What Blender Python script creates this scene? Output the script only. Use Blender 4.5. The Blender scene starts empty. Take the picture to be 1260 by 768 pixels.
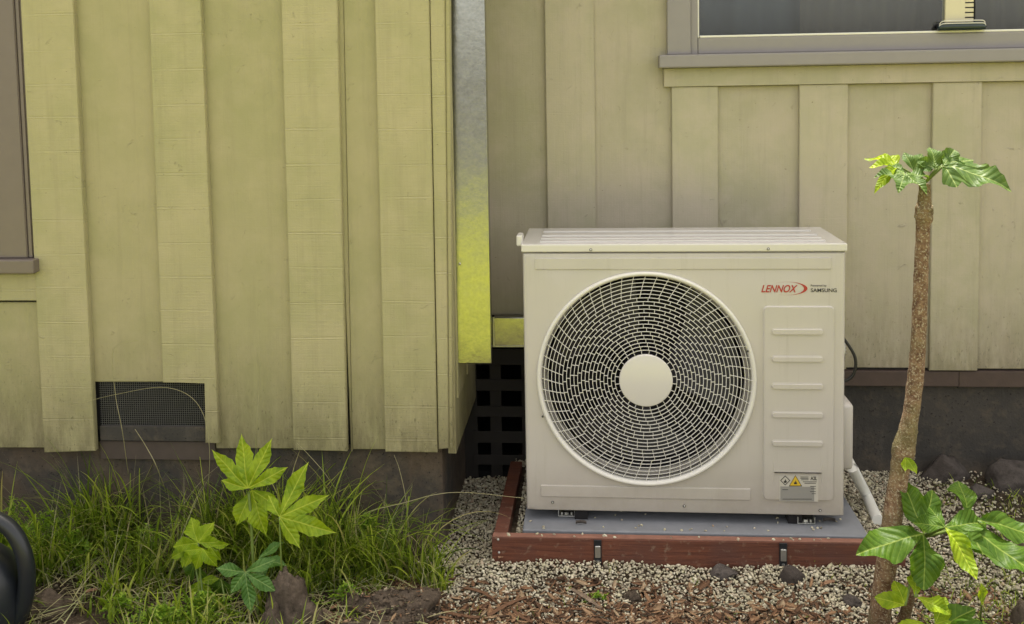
import bpy, bmesh, math, random
import numpy as np
from mathutils import Vector, Matrix, noise
random.seed(7); rng = np.random.default_rng(7)
S = bpy.context.scene
COL = S.collection

# ------------------------------------------------------------------ camera
FPX, CYP = 1205.13, 192.9                       # focal length and principal row in photo pixels (1260 wide)
PIT, YAW, ROL = -0.0697687, 0.0751862, 0.0171368
CAM = Vector((0.19137, -2.8814, 1.27747))
RW = (Matrix.Rotation(YAW, 3, 'Z') @ Matrix.Rotation(PIT, 3, 'X') @ Matrix.Rotation(ROL, 3, 'Y'))
cd = bpy.data.cameras.new('camera'); cam = bpy.data.objects.new('camera', cd); COL.objects.link(cam)
cd.sensor_width = 36; cd.lens = FPX / 1260 * 36; cd.shift_y = -(384 - CYP) / 1260
cd.clip_start = .05; cd.clip_end = 500
M = (RW @ Matrix(((1, 0, 0), (0, 0, -1), (0, 1, 0)))).to_4x4(); M.translation = CAM
cam.matrix_world = M; S.camera = cam

# ------------------------------------------------------------------ light
EL, AZ = math.radians(74), math.radians(12)      # sun behind the house, high
W = bpy.data.worlds.new('World'); S.world = W; W.use_nodes = True
nt = W.node_tree; bg = nt.nodes['Background']
sky = nt.nodes.new('ShaderNodeTexSky'); sky.sky_type = 'NISHITA'; sky.sun_disc = False
sky.sun_elevation = EL; sky.sun_rotation = AZ; sky.air_density = .7; sky.dust_density = 4.0; sky.ozone_density = .3
hs = nt.nodes.new('ShaderNodeHueSaturation'); hs.inputs['Saturation'].default_value = .35
wm = nt.nodes.new('ShaderNodeMix'); wm.data_type = 'RGBA'; wm.blend_type = 'MULTIPLY'; wm.inputs[0].default_value = 1; wm.inputs[7].default_value = (1.08, 1.0, .86, 1)
nt.links.new(sky.outputs[0], hs.inputs['Color']); nt.links.new(hs.outputs[0], wm.inputs[6]); nt.links.new(wm.outputs[2], bg.inputs[0]); bg.inputs[1].default_value = .15
sd = bpy.data.lights.new('sun', 'SUN'); sd.energy = 2.2; sd.angle = math.radians(.55); sd.color = (1, .93, .82)
sun = bpy.data.objects.new('sun', sd); COL.objects.link(sun)
sdir = Vector((math.sin(AZ) * math.cos(EL), math.cos(AZ) * math.cos(EL), math.sin(EL)))
sun.rotation_euler = sdir.to_track_quat('Z', 'Y').to_euler(); sun.location = (0, 3, 6)
S.view_settings.view_transform = 'Standard'; S.view_settings.look = 'None'
S.view_settings.exposure = 1.86; S.view_settings.gamma = 1

# ------------------------------------------------------------------ helpers
def ray(u, v):
    return RW @ Vector(((u - 630) / FPX, 1, -(v - CYP) / FPX))
def on_y(u, v, y):                                # photo pixel -> point on the wall plane y
    d = ray(u, v); return CAM + d * ((y - CAM.y) / d.y)
def on_z(u, v, z):
    d = ray(u, v); return CAM + d * ((z - CAM.z) / d.z)

def tag(o, label, cat, group=None):
    o['label'] = label; o['category'] = cat
    if group: o['group'] = group
    return o
def kind(o, k): o['kind'] = k; return o
def thing(name, label, cat, loc=(0, 0, 0), rz=0, group=None):
    o = bpy.data.objects.new(name, None); COL.objects.link(o); o.location = loc; o.rotation_euler = (0, 0, rz)
    o.empty_display_size = .05
    return tag(o, label, cat, group)
def link(name, me, mat, parent=None):
    if mat is not None and not me.materials: me.materials.append(mat)
    o = bpy.data.objects.new(name, me); COL.objects.link(o)
    if parent: o.parent = parent
    return o
def obj(name, bm, mat, parent=None, smooth=False, loc=None):
    me = bpy.data.meshes.new(name); bmesh.ops.recalc_face_normals(bm, faces=bm.faces); bm.to_mesh(me); bm.free()
    if smooth:
        me.polygons.foreach_set('use_smooth', [True] * len(me.polygons))
    o = link(name, me, mat, parent)
    if loc is not None: o.location = loc
    return o
def bx(bm, x0, x1, y0, y1, z0, z1, bev=0.0):
    vs = [bm.verts.new((x, y, z)) for x in (x0, x1) for y in (y0, y1) for z in (z0, z1)]
    fs = [(0, 1, 3, 2), (4, 6, 7, 5), (0, 4, 5, 1), (2, 3, 7, 6), (0, 2, 6, 4), (1, 5, 7, 3)]
    F = [bm.faces.new([vs[i] for i in f]) for f in fs]
    if bev:
        es = {e for f in F for e in f.edges}
        bmesh.ops.bevel(bm, geom=list(es), offset=bev, segments=2, affect='EDGES', profile=.5)
    return bm
def box(name, x0, x1, y0, y1, z0, z1, mat, parent=None, bev=.002, smooth=False):
    return obj(name, bx(bmesh.new(), x0, x1, y0, y1, z0, z1, bev), mat, parent, smooth)
def prism(name, pts, y0, y1, mat, parent=None, bev=0.0):
    """polygon in the x-z plane, front at y0, back at y1"""
    bm = bmesh.new()
    a = [bm.verts.new((x, y0, z)) for x, z in pts]; b = [bm.verts.new((x, y1, z)) for x, z in pts]
    f = bm.faces.new(a); bm.faces.new(b[::-1])
    n = len(pts)
    for i in range(n): bm.faces.new((a[i], b[i], b[(i + 1) % n], a[(i + 1) % n]))
    if bev: bmesh.ops.bevel(bm, geom=list(f.edges), offset=bev, segments=2, affect='EDGES')
    return obj(name, bm, mat, parent)
def tube(bm, pts, rad, seg=8, cap=True):
    pts = [Vector(p) for p in pts]; n = len(pts)
    rad = rad if isinstance(rad, (list, tuple)) else [rad] * n
    rings = []; up = Vector((.13, .31, 1)).normalized()
    prev = None
    for i, p in enumerate(pts):
        t = (pts[min(i + 1, n - 1)] - pts[max(i - 1, 0)]).normalized()
        if prev is None:
            a = t.cross(up if abs(t.dot(up)) < .95 else Vector((1, 0, 0))).normalized()
        else:
            a = (prev - t * prev.dot(t)).normalized()
        prev = a; b = t.cross(a)
        rings.append([bm.verts.new(p + (a * math.cos(2 * math.pi * k / seg) + b * math.sin(2 * math.pi * k / seg)) * rad[i]) for k in range(seg)])
    for i in range(n - 1):
        for k in range(seg):
            bm.faces.new((rings[i][k], rings[i][(k + 1) % seg], rings[i + 1][(k + 1) % seg], rings[i + 1][k]))
    if cap: bm.faces.new(rings[0][::-1]); bm.faces.new(rings[-1])
    return bm
def spline(pts, n=8):
    pts = [Vector(p) for p in pts]; P = [pts[0] * 2 - pts[1]] + pts + [pts[-1] * 2 - pts[-2]]; out = []
    for i in range(1, len(P) - 2):
        for k in range(n):
            t = k / n
            out.append(.5 * ((2 * P[i]) + (P[i + 1] - P[i - 1]) * t + (2 * P[i - 1] - 5 * P[i] + 4 * P[i + 1] - P[i + 2]) * t * t + (3 * P[i] - P[i - 1] - 3 * P[i + 1] + P[i + 2]) * t ** 3))
    return out + [pts[-1]]
def mesh_np(name, V, F):
    """V (n,3), F (m,k) all faces of k corners"""
    me = bpy.data.meshes.new(name); V = np.asarray(V, np.float32); F = np.asarray(F, np.int32); k = F.shape[1]
    me.vertices.add(len(V)); me.vertices.foreach_set('co', V.ravel())
    me.loops.add(F.size); me.loops.foreach_set('vertex_index', F.ravel())
    me.polygons.add(len(F)); me.polygons.foreach_set('loop_start', np.arange(0, F.size, k, dtype=np.int32))
    me.update(calc_edges=True); return me

# ------------------------------------------------------------------ materials
class NT:
    def __init__(s, name):
        s.m = bpy.data.materials.new(name); s.m.use_nodes = True; s.t = s.m.node_tree; s.p = s.t.nodes['Principled BSDF']
        s.out = s.t.nodes['Material Output']; s.geo = s.n('ShaderNodeNewGeometry')
    def n(s, ty, **kw):
        x = s.t.nodes.new(ty)
        for k, v in kw.items(): setattr(x, k, v)
        return x
    def l(s, a, b): s.t.links.new(a, b)
    def mapping(s, scale, src=None):
        x = s.n('ShaderNodeMapping'); x.inputs['Scale'].default_value = scale; s.l(src or s.geo.outputs['Position'], x.inputs['Vector']); return x.outputs[0]
    def noise(s, scale, detail=4, vec=None, rough=.55, dist=0):
        x = s.n('ShaderNodeTexNoise'); x.inputs['Scale'].default_value = scale; x.inputs['Detail'].default_value = detail
        x.inputs['Roughness'].default_value = rough; x.inputs['Distortion'].default_value = dist
        s.l(vec or s.geo.outputs['Position'], x.inputs['Vector']); return x.outputs['Fac']
    def ramp(s, fac, stops, interp='LINEAR'):
        x = s.n('ShaderNodeValToRGB'); cr = x.color_ramp; cr.interpolation = interp
        while len(cr.elements) < len(stops): cr.elements.new(.5)
        for e, (p, c) in zip(cr.elements, stops):
            e.position = p; e.color = (*c, 1) if isinstance(c, tuple) else (c, c, c, 1)
        s.l(fac, x.inputs[0]); return x.outputs[0]
    def mix(s, fac, a, b, mode='MIX'):
        x = s.n('ShaderNodeMix', data_type='RGBA', blend_type=mode)
        for i, v in ((0, fac), (6, a), (7, b)):
            if hasattr(v, 'is_linked'): s.l(v, x.inputs[i])
            else: x.inputs[i].default_value = v if i == 0 else ((*v, 1) if isinstance(v, tuple) else (v, v, v, 1))
        return x.outputs[2]
    def math(s, op, a, b=None, c=None):
        x = s.n('ShaderNodeMath', operation=op)
        for i, v in enumerate((a, b, c)):
            if v is None: continue
            if hasattr(v, 'is_linked'): s.l(v, x.inputs[i])
            else: x.inputs[i].default_value = v
        return x.outputs[0]
    def bump(s, h, strength=.3, dist=.002, prev=None):
        x = s.n('ShaderNodeBump'); x.inputs['Strength'].default_value = strength; x.inputs['Distance'].default_value = dist
        s.l(h, x.inputs['Height'])
        if prev: s.l(prev, x.inputs['Normal'])
        return x.outputs[0]
    def done(s, color=None, rough=None, normal=None, metal=0, spec=.5):
        def put(v, i):
            if v is None: return
            if hasattr(v, 'is_linked'): s.l(v, s.p.inputs[i])
            else: s.p.inputs[i].default_value = (*v, 1) if isinstance(v, tuple) else v
        put(color, 'Base Color'); put(rough, 'Roughness'); put(normal, 'Normal'); put(metal, 'Metallic'); put(spec, 'Specular IOR Level')
        return s.m

def simple(name, col, rough=.5, metal=0, var=.12, nscale=30, bstr=.15, bdist=.001, spec=.5):
    t = NT(name); n = t.noise(nscale, 5); n2 = t.noise(nscale * .15, 3)
    c = t.mix(t.math('MULTIPLY', n, 1), tuple(v * (1 - var) for v in col), tuple(min(1, v * (1 + var)) for v in col))
    c = t.mix(t.math('MULTIPLY', n2, .5), c, tuple(v * (1 - var * 1.2) for v in col))
    return t.done(c, t.math('ADD', t.math('MULTIPLY', n2, .2), rough - .1), t.bump(t.noise(nscale * 6, 4), bstr, bdist), metal, spec)

def siding(name, col, dirt_z0, dirt_z1, dirt_col, sawn=1.0):
    """painted rough-sawn board: cross saw marks, long grain, knots of damage, splash dirt along the foot"""
    t = NT(name)
    oi = t.n('ShaderNodeObjectInfo')
    off = t.n('ShaderNodeVectorMath', operation='ADD')
    comb = t.n('ShaderNodeCombineXYZ'); t.l(t.math('MULTIPLY', oi.outputs['Random'], 40), comb.inputs[0]); t.l(t.math('MULTIPLY', oi.outputs['Random'], 17), comb.inputs[2])
    t.l(t.geo.outputs['Position'], off.inputs[0]); t.l(comb.outputs[0], off.inputs[1]); P = off.outputs[0]
    saw = t.noise(1, 6, t.mapping((5, 5, 230), P), .7)                # fine cross saw marks
    fine = t.noise(1, 5, t.mapping((90, 90, 320), P), .7)
    grain = t.noise(1, 5, t.mapping((220, 220, 6), P), .6)            # long grain
    big = t.noise(2.2, 4, P); blot = t.noise(9, 5, P, .65)
    sz_ = t.n('ShaderNodeSeparateXYZ'); t.l(P, sz_.inputs[0])
    pz = t.math('ADD', t.math('MULTIPLY', sz_.outputs[2], 9.6), t.math('MULTIPLY', t.noise(1, 2, t.mapping((.6, .6, 6), P)), .35))
    fz = t.math('FRACT', pz); brk = t.ramp(t.noise(1, 3, t.mapping((9, 9, 22), P)), [(.38, 0.1), (.6, 1.0)])
    lines = t.math('MULTIPLY', t.ramp(fz, [(.0, 0.0), (.015, 1.0), (.035, .5), (.05, 0.0)]), brk)
    grv = t.math('MULTIPLY', t.ramp(fz, [(.0, 0.0), (.035, 0.0), (.055, 1.0), (.085, 0.0)]), brk)
    scar = t.ramp(t.noise(26, 6, P, .7, 1.5), [(.63, 0.0), (.70, 1.0)])
    nicks = t.ramp(t.noise(70, 2, t.mapping((1, 1, 2.2), P)), [(.765, 0.0), (.785, 1.0)])
    c = t.mix(t.math('MULTIPLY', oi.outputs['Random'], .55), col, tuple(v * f for v, f in zip(col, (.9, .9, .84))))
    c = t.mix(t.ramp(big, [(.38, 0.0), (.62, .85)]), c, tuple(v * f for v, f in zip(col, (.84, .88, .78))))
    c = t.mix(t.ramp(blot, [(.42, 0.0), (.7, .55)]), c, tuple(v * f for v, f in zip(col, (1.13, 1.08, 1.16))))
    c = t.mix(t.ramp(t.noise(1, 6, t.mapping((28, 28, 1.6), P), .7), [(.52, 0.0), (.72, .3)]), c, tuple(v * .62 for v in col))
    c = t.mix(t.math('MULTIPLY', grain, .18), c, tuple(v * .72 for v in col))
    c = t.mix(t.math('MULTIPLY', lines, .2 * sawn * sawn), c, tuple(min(1, v * 1.25) for v in col))  # pale lip of each saw line, its highlight put into colour
    c = t.mix(t.math('MULTIPLY', nicks, .7), c, (.06, .05, .035))
    # splash dirt / algae near the foot, ragged
    sep = t.n('ShaderNodeSeparateXYZ'); t.l(t.geo.outputs['Position'], sep.inputs[0])
    g = t.n('ShaderNodeMapRange'); t.l(sep.outputs[2], g.inputs[0]); g.inputs[1].default_value = dirt_z0; g.inputs[2].default_value = dirt_z1
    g.inputs[3].default_value = 1; g.inputs[4].default_value = 0
    dn = t.noise(1, 6, t.mapping((16, 16, 6), P), .75)
    dn2 = t.noise(1, 5, t.mapping((60, 60, 9), P), .7)
    d = t.math('MULTIPLY', t.math('POWER', g.outputs[0], 1.5), t.ramp(t.math('ADD', t.math('MULTIPLY', dn, .6), t.math('MULTIPLY', dn2, .4)), [(.36, .25), (.56, 1.0)]))
    c = t.mix(t.math('MULTIPLY', d, 1.0), c, dirt_col)
    spk = t.ramp(t.noise(1, 4, t.mapping((130, 130, 60), P), .7), [(.60, 0.0), (.68, 1.0)])
    c = t.mix(t.math('MULTIPLY', t.math('MULTIPLY', spk, g.outputs[0]), .9), c, tuple(v * .6 for v in dirt_col))
    c = t.mix(t.math('MULTIPLY', scar, .35), c, tuple(v * .55 for v in col))
    h = t.math('ADD', t.math('MULTIPLY', saw, .9 * sawn), t.math('ADD', t.math('MULTIPLY', fine, .5), t.math('MULTIPLY', grain, .5)))
    h = t.math('SUBTRACT', t.math('ADD', h, t.math('MULTIPLY', lines, .75 * sawn * sawn)), t.math('MULTIPLY', grv, .65 * sawn * sawn))
    c = t.mix(t.math('MULTIPLY', grv, .16 * sawn * sawn), c, tuple(v * .55 for v in col))  # shade of the saw groove put into colour
    h = t.math('ADD', h, t.math('MULTIPLY', t.math('MULTIPLY', scar, saw), 1.6))
    return t.done(c, .62, t.bump(t.math('ADD', h, t.math('MULTIPLY', blot, 1.2)), .55, .0022), 0, .35)

def concrete(name, a1, a2, a3):
    t = NT(name); n1 = t.noise(3.2, 6, None, .7); n2 = t.noise(18, 6, None, .7); pore = t.noise(110, 3); drip = t.noise(1, 5, t.mapping((26, 26, 2.2)), .7)
    c = t.mix(t.ramp(n1, [(.4, 0.0), (.6, 1.0)]), a1, a2); c = t.mix(t.ramp(n2, [(.5, 0.0), (.72, .6)]), c, a3)
    c = t.mix(t.ramp(drip, [(.56, 0.0), (.7, .35)]), c, tuple(v * 1.7 for v in a1)); c = t.mix(t.ramp(pore, [(.64, 0.0), (.7, .8)]), c, tuple(v * .3 for v in a2))
    sep = t.n('ShaderNodeSeparateXYZ'); t.l(t.geo.outputs['Position'], sep.inputs[0]); g = t.n('ShaderNodeMapRange'); t.l(sep.outputs[2], g.inputs[0])
    g.inputs[1].default_value = -.13; g.inputs[2].default_value = -.02; g.inputs[3].default_value = 1; g.inputs[4].default_value = 0
    c = t.mix(t.math('MULTIPLY', g.outputs[0], t.ramp(n2, [(.35, .2), (.6, 1.0)])), c, a3)
    return t.done(c, .9, t.bump(t.math('ADD', n2, t.math('MULTIPLY', pore, .5)), .9, .004), 0, .25)
M_LS = siding('paint_left_overlay', (.405, .372, .216), .10, .55, (.12, .105, .055), 1.0)
M_LR = siding('paint_left_board', (.378, .345, .200), .10, .6, (.11, .095, .05), .35)
M_BS = siding('paint_back_batten', (.455, .412, .312), .16, .6, (.13, .11, .055), .35)
M_BR = siding('paint_back_board', (.432, .39, .296), .16, .6, (.12, .10, .05), .3)
M_TRIM = simple('taupe_trim_paint', (.165, .135, .12), .4, 0, .1, 25, .2, .001)
M_TRIMB = simple('grey_trim_paint', (.27, .25, .245), .32, 0, .08, 25, .15, .001)
M_FNDL = concrete('brown_concrete', (.085, .064, .047), (.05, .047, .045), (.15, .12, .085))
M_FND = concrete('dark_stucco', (.062, .056, .050), (.042, .040, .038), (.12, .095, .07))
M_DARKWOOD = simple('dark_wood', (.075, .05, .04), .7, 0, .35, 20, .4, .002)
M_LAT = simple('lattice_wood', (.03, .026, .023), .8, 0, .3, 20, .4, .002)
M_BLACK = simple('crawl_space_dark', (.008, .008, .009), .95, 0, .2, 8, .1, .001)  # near-black: the shade of closed hollows is put into the colour
M_ROOF = simple('roof_shingle', (.10, .095, .09), .9, 0, .3, 20, .4, .003)
def enamel():
    t = NT('cream_enamel'); base = (.50, .468, .445); sm = t.noise(3, 4); st = t.noise(1, 6, t.mapping((55, 55, 3.5)), .7); sp = t.noise(420, 2)
    c = t.mix(t.ramp(sm, [(.35, 0.0), (.7, .6)]), base, (.45, .435, .39))
    c = t.mix(t.ramp(st, [(.55, 0.0), (.75, .22)]), c, (.30, .27, .21)); c = t.mix(t.ramp(sp, [(.70, 0.0), (.74, .5)]), c, (.25, .21, .16))
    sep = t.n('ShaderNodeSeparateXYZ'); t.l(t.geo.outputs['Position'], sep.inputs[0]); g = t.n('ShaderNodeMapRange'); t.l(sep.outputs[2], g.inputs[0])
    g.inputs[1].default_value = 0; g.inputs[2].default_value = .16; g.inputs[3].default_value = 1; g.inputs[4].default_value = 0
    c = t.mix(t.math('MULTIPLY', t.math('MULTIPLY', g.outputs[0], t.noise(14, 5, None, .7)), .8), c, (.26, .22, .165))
    return t.done(c, t.math('ADD', t.math('MULTIPLY', st, .25), .2), t.bump(t.noise(2.5, 2), .12, .01), 0, .5)
M_AC = enamel()
M_ACW = simple('light_enamel', (.60, .58, .555), .2, 0, .03, 12, .03, .0004)
M_GUARD = simple('guard_plastic', (.66, .645, .61), .4, 0, .03, 20, .03, .0003)
M_FAN = simple('fan_dark', (.02, .018, .024), .5, 0, .2, 10, .05, .001)
M_INN = simple('inner_dark', (.009, .008, .010), .95, 0, .2, 10, .05, .001)
M_BLKPL = simple('black_plastic', (.014, .017, .022), .34, 0, .3, 18, .12, .0008)
M_CABLE = simple('black_cable', (.012, .012, .012), .45)
M_STEEL = simple('zinc_steel', (.55, .55, .53), .35, .9, .2, 60, .2, .0005)
M_GALV = NT('galvanised_sheet')
_n = M_GALV.noise(60, 4); _v = M_GALV.n('ShaderNodeTexVoronoi'); _v.inputs['Scale'].default_value = 120; M_GALV.l(M_GALV.geo.outputs['Position'], _v.inputs['Vector'])
M_GALV = M_GALV.done(M_GALV.mix(_v.outputs['Distance'], (.30, .31, .285), (.38, .38, .35)), M_GALV.math('ADD', M_GALV.math('MULTIPLY', _n, .14), .14), M_GALV.bump(M_GALV.math('ADD', M_GALV.noise(7, 3), M_GALV.math('MULTIPLY', M_GALV.noise(90, 4), .10)), .35, .005), 1.0)
M_RED = simple('red_stained_wood', (.135, .042, .022), .62, 0, .35, 22, .35, .002)
def redwood():
    t = NT('red_stained_wood'); g = t.noise(1, 7, t.mapping((4, 30, 95)), .7, 1.2); b = t.noise(7, 5, None, .65); k = t.noise(45, 4)
    c = t.mix(t.ramp(g, [(.35, 0.0), (.65, 1.0)]), (.075, .026, .016), (.17, .060, .034)); c = t.mix(t.ramp(b, [(.42, 0.0), (.68, .8)]), c, (.10, .045, .035))
    c = t.mix(t.ramp(k, [(.58, 0.0), (.72, .6)]), c, (.23, .17, .12))
    return t.done(c, .75, t.bump(t.math('ADD', g, t.math('MULTIPLY', k, .3)), .6, .003), 0, .3)
M_RED = redwood()
M_REDTOP = simple('worn_board_top', (.26, .12, .085), .75, 0, .45, 30, .4, .002)
M_SLAB = simple('grey_pad', (.215, .225, .25), .7, 0, .3, 14, .4, .001)
M_WPIPE = simple('white_pvc', (.72, .72, .69), .35, 0, .06, 20, .05, .0004)
M_LOGO = simple('red_ink', (.38, .035, .03), .45, 0, .05)
M_INK = simple('black_ink', (.03, .03, .03), .5, 0, .05)
M_YEL = simple('yellow_ink', (.62, .42, .03), .5, 0, .05)
M_LABEL = simple('silver_label', (.27, .265, .25), .45, 0, .05)
M_LABELW = simple('white_label', (.50, .48, .43), .45, 0, .05)
M_CREAM = simple('cream_blind', (.66, .60, .42), .5, 0, .06)
M_PUTTY = simple('white_glazing_bead', (.78, .76, .70), .35, 0, .06)
M_REFL = simple('grey_reflection', (.075, .062, .06), .8, 0, .25, 3)  # dull reflections in the panes, put into sheet colours
M_REFLB = simple('blue_grey_reflection', (.025, .035, .06), .8, 0, .25, 3)
def glass():
    t = NT('window_glass'); p = t.p; p.inputs['Roughness'].default_value = .03; p.inputs['IOR'].default_value = 1.5
    p.inputs['Transmission Weight'].default_value = 1.0; p.inputs['Base Color'].default_value = (.9, .95, .95, 1); return t.m
M_GLASS = glass()

def soil():
    t = NT('soil'); a = t.noise(7, 8, None, .7); b = t.noise(60, 6, None, .7); c2 = t.noise(2, 3)
    c = t.mix(t.ramp(a, [(.35, 0.0), (.68, 1.0)]), (.035, .025, .017), (.095, .070, .049))
    c = t.mix(t.ramp(b, [(.5, 0.0), (.75, .7)]), c, (.20, .16, .12))
    c = t.mix(t.ramp(c2, [(.45, 0.0), (.7, .4)]), c, (.07, .06, .03))
    return t.done(c, .95, t.bump(t.math('ADD', a, t.math('MULTIPLY', b, .5)), 1, .02), 0, .2)
M_SOIL = soil()
def island(name, stops, rough=.8, bump=.3, wet=None, spec=.3):
    t = NT(name); c = t.ramp(t.geo.outputs['Random Per Island'], stops)
    n = t.noise(150, 4)
    c = t.mix(t.math('MULTIPLY', n, .6), c, t.mix(1.0, c, (.55, .52, .48), 'MULTIPLY'))
    big = t.ramp(t.noise(3.5, 4), [(.42, 0.0), (.66, 1.0)])
    if wet: c = t.mix(t.math('MULTIPLY', big, wet), c, t.mix(1.0, c, (.45, .42, .34), 'MULTIPLY'))
    return t.done(c, rough, t.bump(n, bump, .002), 0, spec)
M_GRAVEL = island('gravel_stones', [(0, (.24, .21, .16)), (.2, (.42, .38, .29)), (.5, (.62, .58, .45)), (.72, (.52, .49, .34)), (.88, (.75, .72, .60)), (1, (.42, .31, .22))], wet=.3)
M_CHIP = island('wood_chips', [(0, (.05, .03, .018)), (.3, (.13, .07, .04)), (.6, (.22, .12, .065)), (.82, (.30, .19, .11)), (1, (.38, .29, .19))], .85)
def blades(name, stops, tr=.35):
    t = NT(name); c = t.ramp(t.geo.outputs['Random Per Island'], stops)
    t.done(c, .5, None, 0, .3)
    x = t.n('ShaderNodeBsdfTranslucent'); t.l(t.mix(1.0, c, (1.5, 1.7, .7), 'MULTIPLY'), x.inputs[0])
    m = t.n('ShaderNodeMixShader'); m.inputs[0].default_value = tr
    t.l(t.p.outputs[0], m.inputs[1]); t.l(x.outputs[0], m.inputs[2]); t.l(m.outputs[0], t.out.inputs[0]); return t.m
M_GRASS = blades('grass_blades', [(0, (.04, .065, .010)), (.25, (.10, .15, .016)), (.55, (.20, .27, .026)), (.8, (.32, .38, .045)), (.88, (.34, .36, .10)), (1, (.36, .30, .17))], .42)
M_DRY = blades('dry_stalks', [(0, (.22, .20, .10)), (.5, (.34, .31, .18)), (1, (.20, .24, .10))], .2)
M_WEED = blades('weed_leaves', [(0, (.10, .20, .015)), (.5, (.20, .33, .03)), (1, (.33, .42, .05))])
M_LAWN = NT('lawn_turf'); _a = M_LAWN.noise(1.2, 6); _b = M_LAWN.noise(80, 5)
M_LAWN = M_LAWN.done(M_LAWN.mix(_a, (.23, .27, .03), (.42, .43, .06)), .9, M_LAWN.bump(_b, .8, .02), 0, .1)

def leafmat(name, dark, light, vein, tr=.4, spec=.28, rough=.42):
    """palmate leaf: uv.x across the lobe, uv.y along it"""
    t = NT(name); uv = t.n('ShaderNodeUVMap'); sep = t.n('ShaderNodeSeparateXYZ'); t.l(uv.outputs[0], sep.inputs[0])
    au = t.math('ABSOLUTE', sep.outputs[0]); v = sep.outputs[1]
    mid = t.ramp(au, [(.0, 1.0), (.004, .9), (.014, 0.0)])
    s = t.math('SINE', t.math('MULTIPLY', t.math('SUBTRACT', v, t.math('MULTIPLY', au, .9)), 62))
    side = t.ramp(s, [(.9, 0.0), (1.0, .32)])
    veins = t.math('MAXIMUM', mid, side)
    n = t.noise(38, 5, None, .6); n2 = t.noise(120, 3)
    c = t.mix(t.ramp(n, [(.3, 0.0), (.7, 1.0)]), dark, light)
    c = t.mix(t.math('MULTIPLY', n2, .25), c, tuple(x * .6 for x in dark))
    c = t.mix(t.math('MULTIPLY', veins, .75), c, vein)
    h = t.math('ADD', t.math('MULTIPLY', s, .5), t.math('MULTIPLY', n, 1.5))
    t.done(c, rough, t.bump(h, .4, .003), 0, spec)
    x = t.n('ShaderNodeBsdfTranslucent'); t.l(t.mix(1.0, c, (1.7, 1.6, .5), 'MULTIPLY'), x.inputs[0])
    m = t.n('ShaderNodeMixShader'); m.inputs[0].default_value = tr
    t.l(t.p.outputs[0], m.inputs[1]); t.l(x.outputs[0], m.inputs[2]); t.l(m.outputs[0], t.out.inputs[0]); return t.m
M_LEAF_Y = leafmat('young_leaf', (.16, .28, .010), (.38, .50, .022), (.52, .60, .08), .48)
M_LEAF_G = leafmat('mature_leaf', (.04, .10, .008), (.10, .19, .016), (.26, .34, .07), .38, .22, .46)
M_LEAF_D = leafmat('dull_leaf', (.05, .13, .02), (.09, .19, .035), (.22, .32, .10), .25)  # duller green for the lower leaves
M_LEAF_T = leafmat('crown_leaf', (.05, .11, .02), (.12, .20, .04), (.34, .42, .15), .3, .25, .45)
def bark():
    t = NT('bark'); a = t.noise(45, 6, None, .7); b = t.noise(190, 4, None, .65); k = t.noise(8, 3)
    c = t.mix(t.ramp(a, [(.38, 0.0), (.62, 1.0)]), (.11, .058, .034), (.27, .175, .105))
    c = t.mix(t.ramp(b, [(.53, 0.0), (.60, .9)]), c, (.40, .34, .24))
    c = t.mix(t.ramp(k, [(.45, 0.0), (.65, .6)]), c, (.13, .13, .05))
    return t.done(c, .85, t.bump(t.math('ADD', a, b), .9, .006), 0, .3)
M_BARK = bark()
M_NOD = simple('pale_bark', (.33, .28, .21), .85, 0, .4, 120)
M_STEM = simple('green_stem', (.14, .20, .04), .5, 0, .3)
def rockmat(name, a1, a2, a3):
    t = NT(name); a = t.noise(22, 8, None, .75); b = t.noise(90, 5); k = t.noise(6, 4)
    c = t.mix(t.ramp(a, [(.35, 0.0), (.65, 1.0)]), a1, a2); c = t.mix(t.ramp(k, [(.48, 0.0), (.66, .7)]), c, a3)
    return t.done(c, .88, t.bump(t.math('ADD', a, t.math('MULTIPLY', b, .5)), .9, .008), 0, .3)
M_ROCK = rockmat('dirty_rock', (.03, .023, .017), (.13, .10, .075), (.06, .044, .03))
M_EARTH = rockmat('crusted_earth', (.035, .026, .019), (.11, .084, .062), (.07, .052, .036))
M_ROCKD = rockmat('dark_rock', (.04, .034, .03), (.10, .085, .078), (.05, .04, .035))
M_ROCKL = rockmat('tan_rock', (.11, .08, .055), (.24, .18, .13), (.16, .11, .08))
M_DEAD = simple('dead_leaf', (.24, .13, .07), .7, 0, .4, 40)

# ------------------------------------------------------------------ ground
GZ = -.125
def gh(x, y):
    """height of the finished ground (gravel, mulch and soil)"""
    z = GZ + .012 * noise.noise(Vector((x * 3, y * 3, 0))) + .006 * noise.noise(Vector((x * 11, y * 11, 3)))
    if x > -.075 and x < 1.06 and y > -.085: z = -.058 + .006 * noise.noise(Vector((x * 9, y * 9, 1)))
    elif x >= 1.06 and y > -.3:
        k = min(1, max(0, (y + .12) / .25)); z = z * (1 - k) + (-.082) * k
    if -.3 < x < 1.2 and y <= -.085: z += .026 * math.exp(-((y + .1) / .10) ** 2) * min(1, (x + .3) / .2, (1.2 - x) / .1)
    if x < -.5: z += .02 * max(0, noise.noise(Vector((x * 2.1 + 5, y * 2.3, 4))) + .2)
    if y < -.35 and x > -.9: z -= .0
    return z
def grid_coords():
    a = [-60, -30, -14, -8, -5, -3.6] + list(np.arange(-3, 3.01, .03)) + [3.6, 5, 8, 14, 30, 60]
    b = [-60, -30, -14, -8, -5, -3.5, -2.5, -1.8] + list(np.arange(-1.3, .56, .03)) + [.56, 2, 6, 14, 30, 60]
    return a, b
xs, ys = grid_coords(); V = []; F = []
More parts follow.
